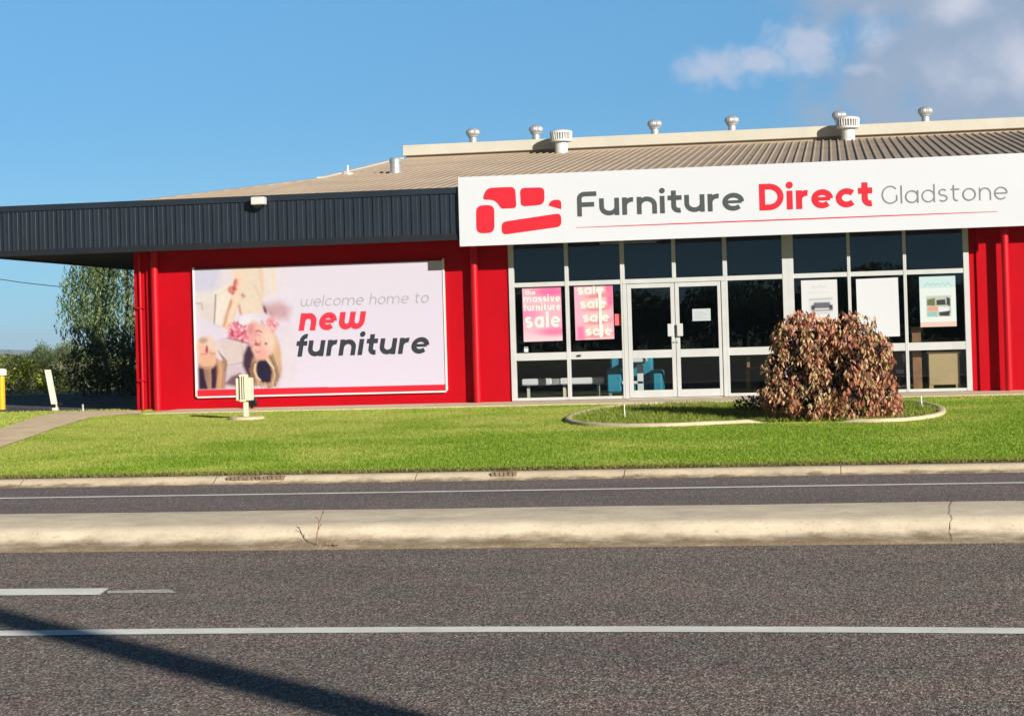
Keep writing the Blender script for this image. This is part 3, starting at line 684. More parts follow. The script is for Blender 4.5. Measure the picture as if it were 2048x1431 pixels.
# roof ventilators
def turbine():
    b = MB(); b.lathe([(.105, 0), (.105, .20), (.14, .22), (.15, .25)], n=20)
    pr = []
    for i in range(9):
        t = -math.pi / 2 * .72 + (math.pi * .86) * i / 8; pr.append((.195 * math.cos(t) + .002, .345 + .13 * math.sin(t)))
    b.lathe(pr, n=48, wob=lambda i: 1.0 if i % 2 else .95)
    me = bpy.data.meshes.new('roof_vent'); me.from_pydata(b.v, [], b.f); me.materials.append(GALV); return me
tm = turbine()
def ov(px, py, name='roof_vent', me=None, z=6.88):
    ob = bpy.data.objects.new(name, me); COL.objects.link(ob); ob.parent = roof; ob.location = Vector((px, py, z)) - worldloc(roof); return ob
def ray_at(px, py, Y):
    d = fw + r2 * ((px - 1024) / FPX) - u2 * ((py - CYPX) / FPX); t = Y / d.y; return d.x * t, CAM_Z + d.z * t
for X in (-9.60, -7.86, -4.64, -2.58, .24, 2.46): ov(X, YR + .6, me=tm)
def bigvent(body_r, body_h, head_r, head_h, slats=True):
    b = MB(); b.lathe([(body_r, -.12), (body_r, body_h)], n=24)
    if slats:
        b.lathe([(head_r * .84, body_h - .02), (head_r * .84, body_h + head_h)], n=24)
        for i in range(26):
            a = 2 * math.pi * i / 26; c, s_ = math.cos(a), math.sin(a); b.tube([(head_r * c * .95, head_r * s_ * .95, body_h), (head_r * c, head_r * s_, body_h + head_h)], .017, 5)
        b.lathe([(head_r * 1.0, body_h - .03), (head_r * 1.0, body_h + .02)], n=24)
        b.lathe([(head_r * 1.03, body_h + head_h - .03), (head_r * 1.02, body_h + head_h + .02), (head_r * .6, body_h + head_h + .06), (.01, body_h + head_h + .07)], n=24)
    else:
        b.lathe([(head_r, body_h - .02), (head_r, body_h + .05), (head_r * .7, body_h + .09)], n=20)
        b.lathe([(body_r * 1.25, -.12), (body_r * 1.05, .04)], n=20)
    me = bpy.data.meshes.new('roof_vent'); me.from_pydata(b.v, [], b.f); me.materials.append(WCAP if slats else GALV); return me
bm = bigvent(.17, .33, .285, .22)
for X, Y in ((-7.03, 49.75), (.45, 49.8)): ov(X, Y, me=bm, z=rz(Y))
ov(-10.0, 43.1, me=bigvent(.125, .27, .14, .05, False), z=rz(43.1))
b = MB(); b.tube([(0, 0, -.05), (0, 0, .22)], .03, 8); b.lathe([(.15, -.02), (.13, .03), (.02, .06)], n=12)
me = bpy.data.meshes.new('vent_pipe'); me.from_pydata(b.v, [], b.f); me.materials.append(WCAP); ov(-11.25, 43.5, 'vent_pipe', me, rz(43.5))
# columns and downpipe
for X, c, r_ in ((-13.375, .15, .075), (-6.88, .18, .072), (3.105, .25, .068)):
    m = MB(); m.tube([(X, YW - c, .35), (X, YW - c, 3.54)], r_, 20); m.build('column', REDM, B, smooth=False)
    m = MB(); m.lathe([(r_ * 1.5, 0), (r_ * 1.5, .02)], (X, YW - c, .376), 16)
m = MB(); m.tube([(-13.72, YW - .05, .38), (-13.72, YW - .05, 3.5)], .028, 10); m.box(-13.80, -13.64, YW - .09, YW - .001, .95, .98); m.box(-13.80, -13.64, YW - .09, YW - .001, 2.4, 2.43); m.build('downpipe', REDM, B)
m = MB(); m.box(-13.58, -13.52, YW - .07, YW - .001, .36, 3.5); m.build('pilaster', RED, B)

# shopfront
zb, zm0, zm1, zt0, zt1, zT = .385, 1.16, 1.305, 2.58, 2.665, 3.46
yg = YW + .03
def panes(mb, x0, x1, zs):
    for a, b in zs: mb.add([(x0, yg, a), (x1, yg, a), (x1, yg, b), (x0, yg, b)], [(0, 1, 2, 3)])
def window(x0, x1, fl, fr, zs=None, full=True):
    """glass between the bars; fl/fr = bar widths at each side belonging to this window"""
    rows = [(zb + .055, zm0), (zm1, zt0), (zt1, zT - .03)] if full else [(zt1, zT - .03)]
    m = MB(); panes(m, x0, x1, rows); w = m.build('window', GLASS, B)
    f = MB(); y0, y1 = YW - .045, YW + .06; lo = zb if full else zt1
    f.box(x0 - fl, x0, y0, y1, lo, zT, .004); f.box(x1, x1 + fr, y0, y1, lo, zT, .004)
    f.box(x0, x1, y0 + .008, y1 - .008, zT - .03, zT)
    if full:
        f.box(x0, x1, y0 + .008, y1 - .008, zb, zb + .055); f.box(x0, x1, y0 + .006, y1 - .008, zm0, zm1); f.box(x0, x1, y0 + .008, y1 - .008, zt0, zt1)
    f.build('frame', FRAME, w); return w
window(-6.13, -5.135, .10, .035); window(-5.065, -4.06, .035, .04)
window(-3.98, -3.065, .04, .035, full=False); window(-2.995, -2.10, .035, .04, full=False)
window(-2.02, -.98, .04, .105); window(-.77, .23, .105, .03); window(.29, 1.26, .03, .03); window(1.32, 2.36, .03, .10)
# door frame and doors
m = MB(); m.box(-4.02, -3.945, YW - .05, YW + .06, zb, zt0 - .005); m.box(-2.135, -2.06, YW - .05, YW + .06, zb, zt0 - .005); m.box(-4.02, -2.06, YW - .05, YW + .06, zt0, zt1)
m.build('door_frame', FRAME, B)
for x0, x1, hx in ((-3.94, -3.035, -3.12), (-3.025, -2.14, -2.94)):
    m = MB(); y0, y1 = YW - .03, YW + .03; s_ = .075
    m.box(x0, x0 + s_, y0, y1, zb + .01, zt0 - .01, .004); m.box(x1 - s_, x1, y0, y1, zb + .01, zt0 - .01, .004)
    m.box(x0 + s_, x1 - s_, y0, y1, zt0 - .09, zt0 - .01); m.box(x0 + s_, x1 - s_, y0, y1, 1.15, 1.30); m.box(x0 + s_, x1 - s_, y0, y1, zb + .01, zb + .15)
    d = m.build('door', FRAME, B)
    m = MB(); m.add([(x0 + s_, yg - .03, zb + .15), (x1 - s_, yg - .03, zb + .15), (x1 - s_, yg - .03, 1.15), (x0 + s_, yg - .03, 1.15)], [(0, 1, 2, 3)])
    m.add([(x0 + s_, yg - .03, 1.30), (x1 - s_, yg - .03, 1.30), (x1 - s_, yg - .03, zt0 - .09), (x0 + s_, yg - .03, zt0 - .09)], [(0, 1, 2, 3)]); m.build('pane', GLASS, d)
    m = MB(); m.box(hx - .055, hx + .055, YW - .10, YW - .08, 1.55, 1.79, .006); m.tube([(hx, YW - .085, 1.58), (hx, YW - .03, 1.58)], .012, 8); m.tube([(hx, YW - .085, 1.76), (hx, YW - .03, 1.76)], .012, 8); m.build('handle', FRAME, d)
    m = MB(); m.lathe([(.018, 0), (.018, .02)], (0, 0, 0), 10); m.v = [(hx + (.06 if hx < -3 else -.06) + a, YW - .031 - c, 1.44 + b_) for a, b_, c in m.v]; m.build('lock', SILVER, d)
m = MB(); m.box(-5.05 + .12, -5.05 + .19, YW - .07, YW - .04, 1.215, 1.245); m.build('latch', BLACK, B)

# ================================================================ MAIN SIGN
sg = empty('shop_sign', (-1.8, YS, 3.36), 'long white fascia sign reading Furniture Direct Gladstone with red sofa logo', 'sign')
SX1 = 3.44
m = MB(); m.box(-7.0, SX1, YS, YS + .062, 3.365, 4.68, .004); m.build('panel', SIGNW, sg)
ys = YS - .004
def rounded(poly, r, n=5):
    out = []; k = len(poly)
    for i in range(k):
        p0, p1, p2 = [Vector(poly[(i + j) % k]) for j in (-1, 0, 1)]; rr = r[i] if isinstance(r, (list, tuple)) else r
        a = p1 + (p0 - p1).normalized() * rr; b = p1 + (p2 - p1).normalized() * rr
        for t in np.linspace(0, 1, n + 1): out.append(tuple(a * (1 - t) ** 2 + p1 * 2 * t * (1 - t) + b * t * t))
    return out
m = MB()
for pl, r in (([(-6.67, 3.60), (-6.32, 3.60), (-6.31, 4.13), (-6.66, 4.13)], .13),
              ([(-6.18, 4.05), (-5.885, 4.05), (-5.90, 4.455), (-6.46, 4.455), (-6.53, 4.24), (-6.28, 4.215)], [.05, .07, .10, .12, .05, .10]),
              ([(-5.80, 4.075), (-5.35, 4.095), (-5.34, 4.42), (-5.81, 4.43)], [.09, .12, .10, .10]),
              ([(-5.28, 4.075), (-5.03, 3.995), (-5.03, 4.175), (-5.22, 4.180)], [.03, .02, .07, .08]),
              ([(-6.18, 3.555), (-5.035, 3.67), (-5.04, 3.925), (-6.18, 3.80)], [.10, .10, .10, .10])):
    q = rounded(pl, r); m.add([(x, ys, z) for x, z in q], [tuple(range(len(q)))])
m.build('sofa_logo', LOGO, sg)
lettering('Furniture', -4.73, -1.62, 3.845, .325, .088, ys).build('lettering', GREYV, sg)
lettering('Direct', -1.335, .715, 3.825, .345, .108, ys).build('lettering', LOGO, sg)
lettering('Gladstone', .885, 3.12, 3.855, .232, .026, ys).build('lettering', GREYL, sg)
m = MB(); L = []; F = []
for i in range(41):
    t = i / 40; x = -4.76 + 7.69 * t; h = .004 + .007 * math.sin(math.pi * t) ** .7; L += [(x, ys, 3.640 - h), (x, ys, 3.640 + h)]
    if i: F.append((2 * i - 2, 2 * i, 2 * i + 1, 2 * i - 1))
m.add(L, F); m.build('underline', LOGO, sg)

# ================================================================ WALL BILLBOARD
bb = empty('wall_billboard', (-10.05, YW, .58), 'printed billboard on red wall reading welcome home to new furniture, with children on sofa', 'billboard')
ym = YW - .055
PX0, PX1, PZ0, PZ1 = -12.58, -7.53, .62, 3.15
m = MB(); m.box(PX0, PX1, ym + .002, YW - .002, PZ0, PZ1); m.build('panel', SIGNW, bb)
def mural(XX, ZZ):
    # canvas units: see photograph crop, 519 units per metre
    v = (3.07 - ZZ) * 519; u = (XX + 12.60) * 519
    C = Canvas(u + 40, v + 150, (238, 228, 246))
    x = C.x; y = C.y
    rr_ = np.random.default_rng(3)
    # pale room, couch cushions
    C.blend(np.clip((800 - x) / 200, 0, 1) * .6, (236, 224, 226))
    C.poly([(0, 60), (360, 60), (300, 300), (150, 460), (0, 480)], (216, 214, 240), 90)
    C.poly([(720, 60), (790, 60), (800, 420), (760, 430)], (242, 208, 182), 26); C.poly([(790, 60), (860, 60), (860, 380), (800, 420)], (240, 226, 222), 30); C.poly([(860, 60), (930, 60), (920, 400), (880, 400)], (242, 228, 212), 30)
    C.poly([(470, 60), (720, 90), (790, 470), (800, 590), (560, 600), (500, 400)], (240, 222, 206), 50); C.stroke([(700, 300), (770, 460), (800, 580)], 16, (222, 196, 184), 30, .8)
    C.poly([(270, 350), (440, 260), (450, 520), (370, 720), (250, 690)], (244, 234, 226), 34); C.stroke([(290, 390), (400, 330)], 6, (214, 198, 190), 14, .8)
    C.poly([(60, 460), (262, 440), (250, 690), (110, 640)], (232, 220, 218), 26); C.poly([(60, 350), (260, 330), (262, 450), (60, 470)], (236, 228, 228), 50)
    C.stroke([(276, 380), (266, 520), (252, 690)], 11, (112, 88, 98), 12); C.stroke([(60, 458), (122, 464), (130, 525)], 8, (150, 132, 138), 12); C.stroke([(252, 690), (350, 712)], 8, (176, 156, 164), 14)
    C.stroke([(385, 600), (355, 715)], 30, (196, 160, 158), 40, .6)
    C.poly([(780, 500), (960, 470), (1080, 540), (1040, 660), (840, 640)], (214, 174, 186), 90); C.blob(800, 548, 14, 46, (84, 52, 66), -18, .7); C.stroke([(800, 520), (880, 600)], 26, (190, 140, 156), 30, .6)
    # blanket
    C.poly([(40, 520), (150, 640), (360, 720), (440, 700), (620, 590), (800, 600), (960, 700), (1100, 700), (1140, 1350), (300, 1350), (240, 880), (40, 800)], (232, 222, 244), 50)
    C.poly([(270, 870), (420, 820), (600, 880), (570, 1090), (390, 1105)], (228, 210, 212), 44); C.stroke([(380, 1108), (470, 1098), (570, 1080)], 8, (160, 134, 146), 12); C.stroke([(285, 850), (420, 822)], 6, (196, 184, 206), 14); C.stroke([(540, 880), (560, 1080)], 10, (206, 186, 190), 20)
    C.poly([(370, 1115), (620, 1095), (640, 1350), (350, 1350)], (220, 202, 214), 40); C.poly([(960, 760), (1100, 740), (1100, 1340), (980, 1340)], (236, 226, 240), 80)
    # legs and feet
    C.stroke([(395, 690), (430, 570), (492, 420)], 104, (244, 206, 182), 34); C.stroke([(492, 420), (520, 250), (510, 190)], 86, (246, 216, 196), 40); C.stroke([(420, 640), (455, 540), (505, 420)], 40, (250, 224, 204), 30)
    C.stroke([(360, 700), (400, 560), (440, 450)], 16, (206, 148, 126), 20); C.stroke([(525, 500), (540, 585)], 20, (206, 138, 118), 20); C.stroke([(440, 440), (430, 500)], 14, (214, 146, 122), 18)
    C.blob(440, 330, 36, 40, (240, 160, 140), 10, .6); C.blob(492, 270, 26, 52, (238, 150, 134), 12, .6); C.blob(475, 320, 34, 20, (214, 108, 100), 30, .7); C.stroke([(492, 236), (478, 290), (462, 380)], 13, (150, 74, 74), 14, .85); C.stroke([(425, 320), (448, 375), (480, 360)], 12, (176, 88, 80), 12, .85)
    C.blob(575, 400, 20, 20, (206, 166, 156), 0, .9); C.blob(560, 385, 10, 10, (170, 120, 116), 0, .9)
    # shirt and floral sleeves
    C.blob(660, 700, 205, 110, (232, 226, 246), 0, .35); C.blob(600, 660, 90, 50, (242, 238, 250), -20, .8); C.stroke([(760, 660), (800, 730), (838, 805)], 14, (164, 150, 180), 14)
    C.poly([(395, 710), (470, 655), (560, 700), (610, 790), (630, 890), (520, 860), (395, 825)], (232, 130, 156), 18)
    for i in range(70):
        a, b_ = rr_.uniform(395, 625), rr_.uniform(665, 890)
        if b_ > 640 + (a - 395) * .25 and b_ < 825 + (a - 395) * .25: C.blob(a, b_, rr_.uniform(8, 20), rr_.uniform(5, 10), [(250, 214, 226), (140, 22, 58), (250, 176, 198), (206, 50, 96), (246, 226, 236)][i % 5], rr_.uniform(0, 180), .7)
    C.stroke([(400, 830), (520, 862), (620, 892)], 13, (150, 30, 62), 14, .8)
    C.poly([(800, 660), (870, 610), (950, 700), (880, 800), (840, 800)], (244, 170, 182), 20)
    for i in range(34):
        a, b_ = rr_.uniform(815, 935), rr_.uniform(630, 790)
        if abs(a - 875) / 70 + abs(b_ - 710) / 95 < 1: C.blob(a, b_, rr_.uniform(7, 14), rr_.uniform(5, 9), [(252, 220, 226), (196, 60, 90), (250, 196, 206)][i % 3], rr_.uniform(0, 180), .7)
    # hair mass, then face upside down
    C.poly([(560, 1000), (600, 910), (650, 900), (700, 1070), (660, 1230), (600, 1240), (545, 1110)], (74, 50, 74), 34)
    C.blob(800, 1150, 160, 195, (202, 158, 126), -8, .22); C.blob(905, 960, 48, 170, (226, 186, 148), -10, .5)
    C.poly([(690, 1090), (760, 1050), (830, 1080), (860, 1190), (840, 1300), (750, 1300), (690, 1220)], (46, 34, 66), 22)
    hp = [(240, 212, 172), (228, 188, 142), (150, 104, 78), (206, 160, 120), (96, 64, 66), (246, 226, 196), (118, 80, 70)]
    for k_ in range(34):
        t_ = k_ / 34; o_ = rr_.uniform(-8, 8)
        C.stroke([(800 + 70 * t_ + o_, 1040 - 40 * t_), (860 + 55 * t_ + o_, 1130), (880 + 60 * t_ + o_, 1230), (850 + 40 * t_, 1330), (800 + 10 * t_, 1345)], rr_.uniform(6, 12), hp[rr_.integers(7)], 10, .8)
    for k_ in range(20):
        t_ = k_ / 20; o_ = rr_.uniform(-8, 8)
        C.stroke([(700 - 30 * t_ + o_, 1075 + 10 * t_), (672 - 60 * t_ + o_, 1160), (690 - 50 * t_ + o_, 1250), (730 - 70 * t_, 1320)], rr_.uniform(6, 11), hp[rr_.integers(7)], 10, .8)
    C.stroke([(795, 1050), (840, 1110), (880, 1150)], 12, (250, 232, 210), 8); C.stroke([(680, 1100), (672, 1170), (700, 1240), (730, 1270)], 13, (248, 228, 200), 8)
    for k_ in range(12): C.stroke([(620 + 26 * k_, 1300 + 12 * math.sin(k_ * 2.)), (640 + 26 * k_, 1345)], 9, [(240, 214, 190), (120, 84, 84), (214, 170, 140)][k_ % 3], 9, .8)
    C.poly([(590, 700), (680, 670), (780, 690), (850, 790), (880, 900), (860, 1000), (770, 1060), (700, 1050), (650, 960), (620, 840)], (246, 196, 186), 34)
    C.blob(660, 780, 46, 110, (240, 162, 164), 8, .9, .7); C.blob(840, 860, 60, 110, (250, 218, 204), -10, .9, .8); C.blob(640, 740, 30, 50, (214, 130, 134), 10, .9, .6); C.blob(745, 1000, 60, 50, (244, 170, 166), 0, .9, .7)
    C.stroke([(696, 770), (720, 760), (756, 776)], 10, (84, 48, 60), 9); C.stroke([(690, 800), (740, 810)], 8, (196, 120, 124), 12, .7); C.stroke([(690, 860), (700, 905), (735, 918), (740, 880)], 12, (178, 78, 86), 13, .85); C.blob(700, 900, 24, 16, (196, 84, 92), 0, .8)
    C.blob(800, 898, 14, 11, (88, 84, 120), 0, .8); C.stroke([(780, 880), (830, 890)], 6, (190, 140, 136), 10, .8); C.stroke([(680, 960), (710, 985), (740, 975)], 8, (184, 84, 96), 9, .8); C.stroke([(660, 900), (650, 960)], 8, (206, 120, 126), 14, .7)
    # second child at lower left
    C.poly([(70, 1080), (380, 1060), (350, 1350), (70, 1350)], (150, 108, 94), 30); C.poly([(70, 1130), (165, 1120), (190, 1350), (70, 1350)], (56, 34, 62), 24); C.poly([(205, 1110), (262, 1080), (270, 1340), (200, 1350)], (64, 40, 68), 24)
    C.blob(165, 930, 118, 130, (238, 212, 200), 0, .25); C.blob(170, 1040, 104, 100, (238, 188, 160), 0, .3); C.blob(110, 930, 44, 60, (246, 190, 176), 0, .8); C.blob(130, 845, 46, 30, (200, 166, 146), 0, .8)
    C.blob(165, 940, 15, 42, (188, 62, 80), 5, .7); C.stroke([(100, 985), (150, 990)], 6, (146, 100, 100), 9); C.stroke([(200, 980), (255, 985)], 6, (146, 110, 110), 9); C.stroke([(80, 1095), (130, 1125), (210, 1120)], 14, (190, 140, 116), 18, .8)
    for k_ in range(26):
        o_ = rr_.uniform(0, 90); C.stroke([(262 + o_, 1040 + o_ * .4), (285 + o_ * .8, 1150), (255 + o_, 1340)], rr_.uniform(6, 12), [(200, 146, 112), (238, 196, 156), (132, 88, 78), (222, 172, 132)][k_ % 4], 12, .75)
    for k_ in range(10): C.stroke([(125 + 8 * k_, 1120), (140 + 7 * k_, 1230), (170 + 3 * k_, 1350)], 7, [(206, 158, 128), (92, 62, 72), (232, 190, 158)][k_ % 3], 9, .8)
    for k_ in range(12): C.stroke([(285 + 4 * k_, 950 + 6 * k_), (330 + 3 * k_, 1040), (355 + 2 * k_, 1110), (350, 1170)], 7, [(150, 112, 84), (222, 180, 140), (110, 78, 66)][k_ % 3], 10, .7)
    C.poly([(350, 1300), (420, 1225), (520, 1190), (540, 1345)], (128, 88, 106), 34)
    kx_ = np.array([.06, .24, .40, .24, .06])
    for ax in (0, 1):
        pd = np.pad(C.c, [(2, 2) if a_ == ax else (0, 0) for a_ in (0, 1)] + [(0, 0)], mode='edge')
        C.c = sum(kx_[q] * (pd[q:q + C.c.shape[0]] if ax == 0 else pd[:, q:q + C.c.shape[1]]) for q in range(5))
    C.c = C.c * (1 + .025 * np.sin(x / 23. + 1.7 * np.sin(y / 31.)) * np.sin(y / 19. + 1.3 * np.sin(x / 41.)))[..., None]
    f = np.clip((x - 980 - .05 * y) / 220, 0, 1); f = f * f * (3 - 2 * f); C.blend(f, (236, 228, 248))
    C.blend(np.clip((y - 1352) / 6, 0, 1), (238, 40, 60))
    return C.c
printgrid('picture', PX0, -9.9, PZ0, PZ1, ym, 300, 280, mural, MURAL, bb, gain=.64)
def white(XX, ZZ):
    C = Canvas(XX, ZZ, (236, 228, 248)); C.blend(np.clip((.747 - ZZ) / .012, 0, 1), (238, 40, 60)); return C.c
printgrid('panel_face', -9.9, PX1, PZ0, PZ1, ym, 30, 220, white, MURAL, bb, gain=.64)
lettering('welcome home to', -10.41, -7.83, 2.34, .150, .020, ym - .003, .20).build('lettering', PALE, bb)
lettering('new', -10.46, -9.14, 1.865, .345, .112, ym - .003, .18).build('lettering', NEWR, bb)
lettering('furniture', -10.55, -7.87, 1.355, .315, .092, ym - .003, .18).build('lettering', INK, bb)
m = MB(); e = .035
m.box(PX0 - e, PX0, ym - .02, YW - .002, PZ0 - e + .03, PZ1 + .04, .006); m.box(PX1, PX1 + e, ym - .02, YW - .002, PZ0 - e + .03, PZ1 + .04, .006); m.box(PX0 - e + .03, PX1 + e - .03, ym - .018, YW - .004, PZ0 - e, PZ0, .006)
PINKF = paint('pale frame', (.80, .66, .66), .4, .05, 2); m.build('frame', PINKF, bb)

# ================================================================ THINGS ON THE GLASS AND WALLS
yp = yg - .006
def pinkposter(XX, ZZ, x0, x1, z0, z1, kind):
    u = (XX - x0) / (x1 - x0) * 100; v = (z1 - ZZ) / (z1 - z0) * 140; C = Canvas(u, v, (248, 188, 212))
    if kind == 0:
        C.blend(np.clip((v - 105) / 30, 0, 1) * .7, (250, 226, 232)); C.blob(75, 12, 45, 14, (244, 120, 176), 0, 1.); C.blob(80, 116, 40, 10, (244, 134, 182), 0, 1.); C.blob(10, 70, 30, 14, (246, 150, 192), 0, 1.)
    else:
        C.poly([(20, 0), (78, 0), (92, 140), (30, 140)], (250, 206, 206), 14); C.poly([(80, 0), (100, 0), (100, 50), (86, 60)], (248, 124, 176), 8); C.poly([(5, 105), (22, 105), (24, 140), (5, 140)], (250, 134, 178), 8)
        for i in range(4): C.blob(62, 26 + i * 34, 36, 7, (248, 150, 160), -5, .8)
    return C.c
def poster(name, x0, x1, z0, z1, kind, label, fn, tilt=0.0, cat='poster', group=None):
    p = empty(name, ((x0 + x1) / 2, yp, z0), label, cat, group)
    return p, printgrid('sheet', x0, x1, z0, z1, yp, 90, 120, fn, POSTER, p, tilt, .66)
p, s_ = poster('sale_poster', -5.98, -5.22, 1.525, 2.57, 0, 'pink poster reading the massive furniture sale in the leftmost window', lambda X, Z: pinkposter(X, Z, -5.98, -5.22, 1.525, 2.57, 0), .008)
mm = MB(); yq = yp - .002
lettering('the', -5.93, -5.72, 2.43, .062, .022, yq, mb=mm); lettering('massive', -5.965, -5.24, 2.285, .10, .030, yq, mb=mm); lettering('furniture', -5.965, -5.24, 2.12, .10, .030, yq, mb=mm); lettering('sale', -5.94, -5.255, 1.79, .215, .058, yq, mb=mm)
mm.build('lettering', WPRINT, p)
p, s_ = poster('sale_poster', -4.965, -4.215, 1.53, 2.57, 1, 'pink poster repeating sale four times in the window left of the doors', lambda X, Z: pinkposter(X, Z, -4.965, -4.215, 1.53, 2.57, 1), .008)
mm = MB()
for i in range(4): lettering('sale', -4.90 + .045 * i, -4.40 + .05 * i, 2.40 - .265 * i, .135, .040, yq, mb=mm)
mm.box(-4.50, -4.44, yq - .008, yq - .006, 1.56, 2.50); mm.build('lettering', WPRINT, p)
m = MB(); m.box(-4.195, -4.075, yp - .003, yp + .002, 1.79, 2.01, .001); o = m.build('red_sticker', paint('red sticker', (.85, .13, .14), .5, .3, 12), None); tag(o, 'small red sticker on glass beside the repeated sale poster', 'sticker')
m = MB(); m.box(-5.975, -5.895, yp - .002, yp + .003, 1.325, 1.40, .001); m.box(-5.975, -5.895, yp - .004, yp + .0, 1.415, 1.425); o = m.build('white_sticker', PAPER); tag(o, 'tiny white sticker at lower left of the leftmost window', 'sticker')
n_ = empty('door_notice', (-2.53, YW - .015, 1.83), 'white paper notice taped to the right door glass', 'notice')
def notice(XX, ZZ):
    C = Canvas(XX, ZZ, (214, 222, 226))
    for i in range(6): C.stroke([(-2.66, 2.00 - i * .026), (-2.66 + .26 * (.6 + .4 * ((i * 7) % 3) / 2), 2.00 - i * .026)], .004, (110, 116, 130), .006, .7)
    return C.c
printgrid('sheet', -2.70, -2.355, 1.83, 2.06, YW - .006, 60, 40, notice, POSTER, n_, 0, .66)
def sofa_poster(XX, ZZ):
    u = (XX + .635) / .67 * 100; v = (2.535 - ZZ) / .96 * 140; C = Canvas(u, v, (236, 236, 240))
    for i in range(7): C.stroke([(30 + 6 * i, 14 + (i % 3) * 2), (33 + 6 * i, 22)], 1.2, (160, 160, 168), 1.5, .7)
    for i in range(8): C.stroke([(22 + 7 * i, 34), (26 + 7 * i, 34 + (i % 2) * 2)], 1.4, (190, 190, 198), 1.5, .7)
    C.blend(((abs(u - 53) < 34) & (abs(v - 70) < 22)).astype(float) * .25, (190, 194, 200))
    C.stroke([(22, 54), (84, 52)], 1.6, (120, 124, 134), 2, .8)
    C.poly([(34, 62), (78, 62), (80, 78), (32, 78)], (110, 112, 124), 3); C.poly([(26, 70), (36, 68), (36, 82), (26, 82)], (70, 72, 84), 3); C.poly([(76, 68), (86, 70), (86, 82), (76, 82)], (70, 72, 84), 3); C.stroke([(28, 84), (84, 84)], 2.2, (50, 50, 60), 2); C.stroke([(36, 92), (76, 92)], 1.5, (150, 150, 160), 2, .7)
    return C.c
poster('furniture_poster', -.635, .035, 1.575, 2.535, 2, 'white poster with small grey sofa picture, partly behind the copper bush', sofa_poster)
def blank(XX, ZZ):
    C = Canvas(XX, ZZ, (238, 240, 246)); return C.c
poster('blank_poster', .39, 1.165, 1.43, 2.53, 3, 'plain blank white poster between the two picture posters', blank, .010)
def room_poster(XX, ZZ):
    u = (XX - 1.55) / .66 * 100; v = (2.53 - ZZ) / .94 * 140; C = Canvas(u, v, (232, 242, 242)); C.blend((v < 32).astype(float), (206, 234, 238))
    pts = [(12 + i * 2.6, 22 + 5 * math.sin(i * 1.15) * (1 if i % 3 else .3)) for i in range(30)]; C.stroke(pts, 1.4, (130, 178, 184), 1.5, .8)
    C.poly([(18, 54), (86, 54), (86, 112), (18, 112)], (196, 204, 198), 2)
    C.poly([(20, 64), (42, 60), (42, 82), (20, 80)], (110, 120, 80), 3); C.poly([(46, 66), (70, 64), (72, 80), (46, 80)], (70, 66, 70), 2); C.poly([(74, 58), (84, 62), (84, 84), (74, 80)], (60, 66, 70), 3); C.poly([(22, 84), (50, 84), (50, 96), (22, 96)], (236, 166, 140), 3); C.poly([(50, 84), (80, 86), (80, 100), (50, 98)], (238, 238, 240), 3); C.poly([(22, 98), (46, 98), (46, 111), (22, 111)], (150, 204, 206), 3); C.poly([(52, 100), (84, 96), (80, 111), (54, 110)], (54, 58, 66), 3)
    C.blend((v > 126).astype(float), (238, 206, 196)); return C.c
poster('furniture_poster', 1.55, 2.21, 1.59, 2.53, 4, 'pale blue headed poster with colour room picture in the rightmost window', room_poster)
# interior things, just behind the glass
def leggy(name, label, cat, loc): return empty(name, loc, label, cat)
b_ = empty('white_bench', (-5.35, 37.2, .385), 'long low white bench standing behind the two left windows', 'bench')
m = MB(); m.box(-6.16, -5.56, 37.0, 37.4, .66, .79, .02); m.box(-5.40, -4.54, 37.0, 37.4, .66, .79, .02); m.build('seat', PAPER, b_)
m = MB(); m.box(-5.555, -5.405, 37.02, 37.38, .665, .78); m.build('bracket', SILVER, b_)
for X in (-6.05, -5.33, -4.65):
    m = MB(); m.box(X - .025, X + .025, 37.15, 37.25, .385, .66); m.build('leg', CREAMP, b_)
c_ = empty('armchair', (-3.9, 37.3, .385), 'teal fabric armchair with white throw behind the left door', 'armchair')
MB().box(-4.46, -4.18, 36.95, 37.6, .48, .95, .03).build('arm', TEAL, c_); MB().box(-3.62, -3.38, 36.95, 37.6, .48, .90, .03).build('arm', TEAL, c_)
m = MB(); m.box(-4.2, -3.6, 37.45, 37.65, .5, 1.18, .04); m.box(-4.44, -4.1, 37.38, 37.5, .9, 1.17, .04); m.build('backrest', TEAL, c_)
m = MB(); m.box(-4.16, -3.64, 36.98, 37.5, .48, .68, .04); m.build('seat', TEAL, c_)
m = MB(); m.box(-3.86, -3.74, 36.93, 36.975, .42, 1.02, .008); m.box(-4.16, -3.74, 36.93, 36.97, .64, .70, .008); m.box(-4.05, -3.70, 36.95, 37.5, 1.06, 1.14, .02); m.build('throw', PAPER, c_)
for X in (-4.4, -3.44):
    m = MB(); m.box(X - .03, X + .03, 37.0, 37.06, .385, .485); m.build('leg', SILVER, c_)
c_ = empty('timber_cabinet', (1.95, 37.2, .385), 'pale timber cabinet standing behind the rightmost window', 'cabinet')
m = MB(); m.box(1.68, 2.25, 36.42, 36.9, .50, 1.09, .01); m.build('body', LWOOD, c_)
m = MB(); m.box(1.66, 2.27, 36.40, 36.92, 1.09, 1.12, .005); m.build('top', LWOOD, c_)
for X in (1.72, 2.21):
    m = MB(); m.box(X - .04, X + .04, 36.43, 36.49, .385, .50); m.build('leg', LWOOD, c_)
c_ = empty('timber_screen', (1.49, 37.6, .385), 'tall brown timber bookcase end beside the pale cabinet', 'bookcase')
m = MB(); m.box(1.39, 1.56, 36.55, 36.85, .385, 1.56, .008); m.build('side_panel', WOOD, c_); m = MB(); m.box(1.37, 1.59, 36.53, 36.87, 1.56, 1.60, .005); m.build('top', WOOD, c_)
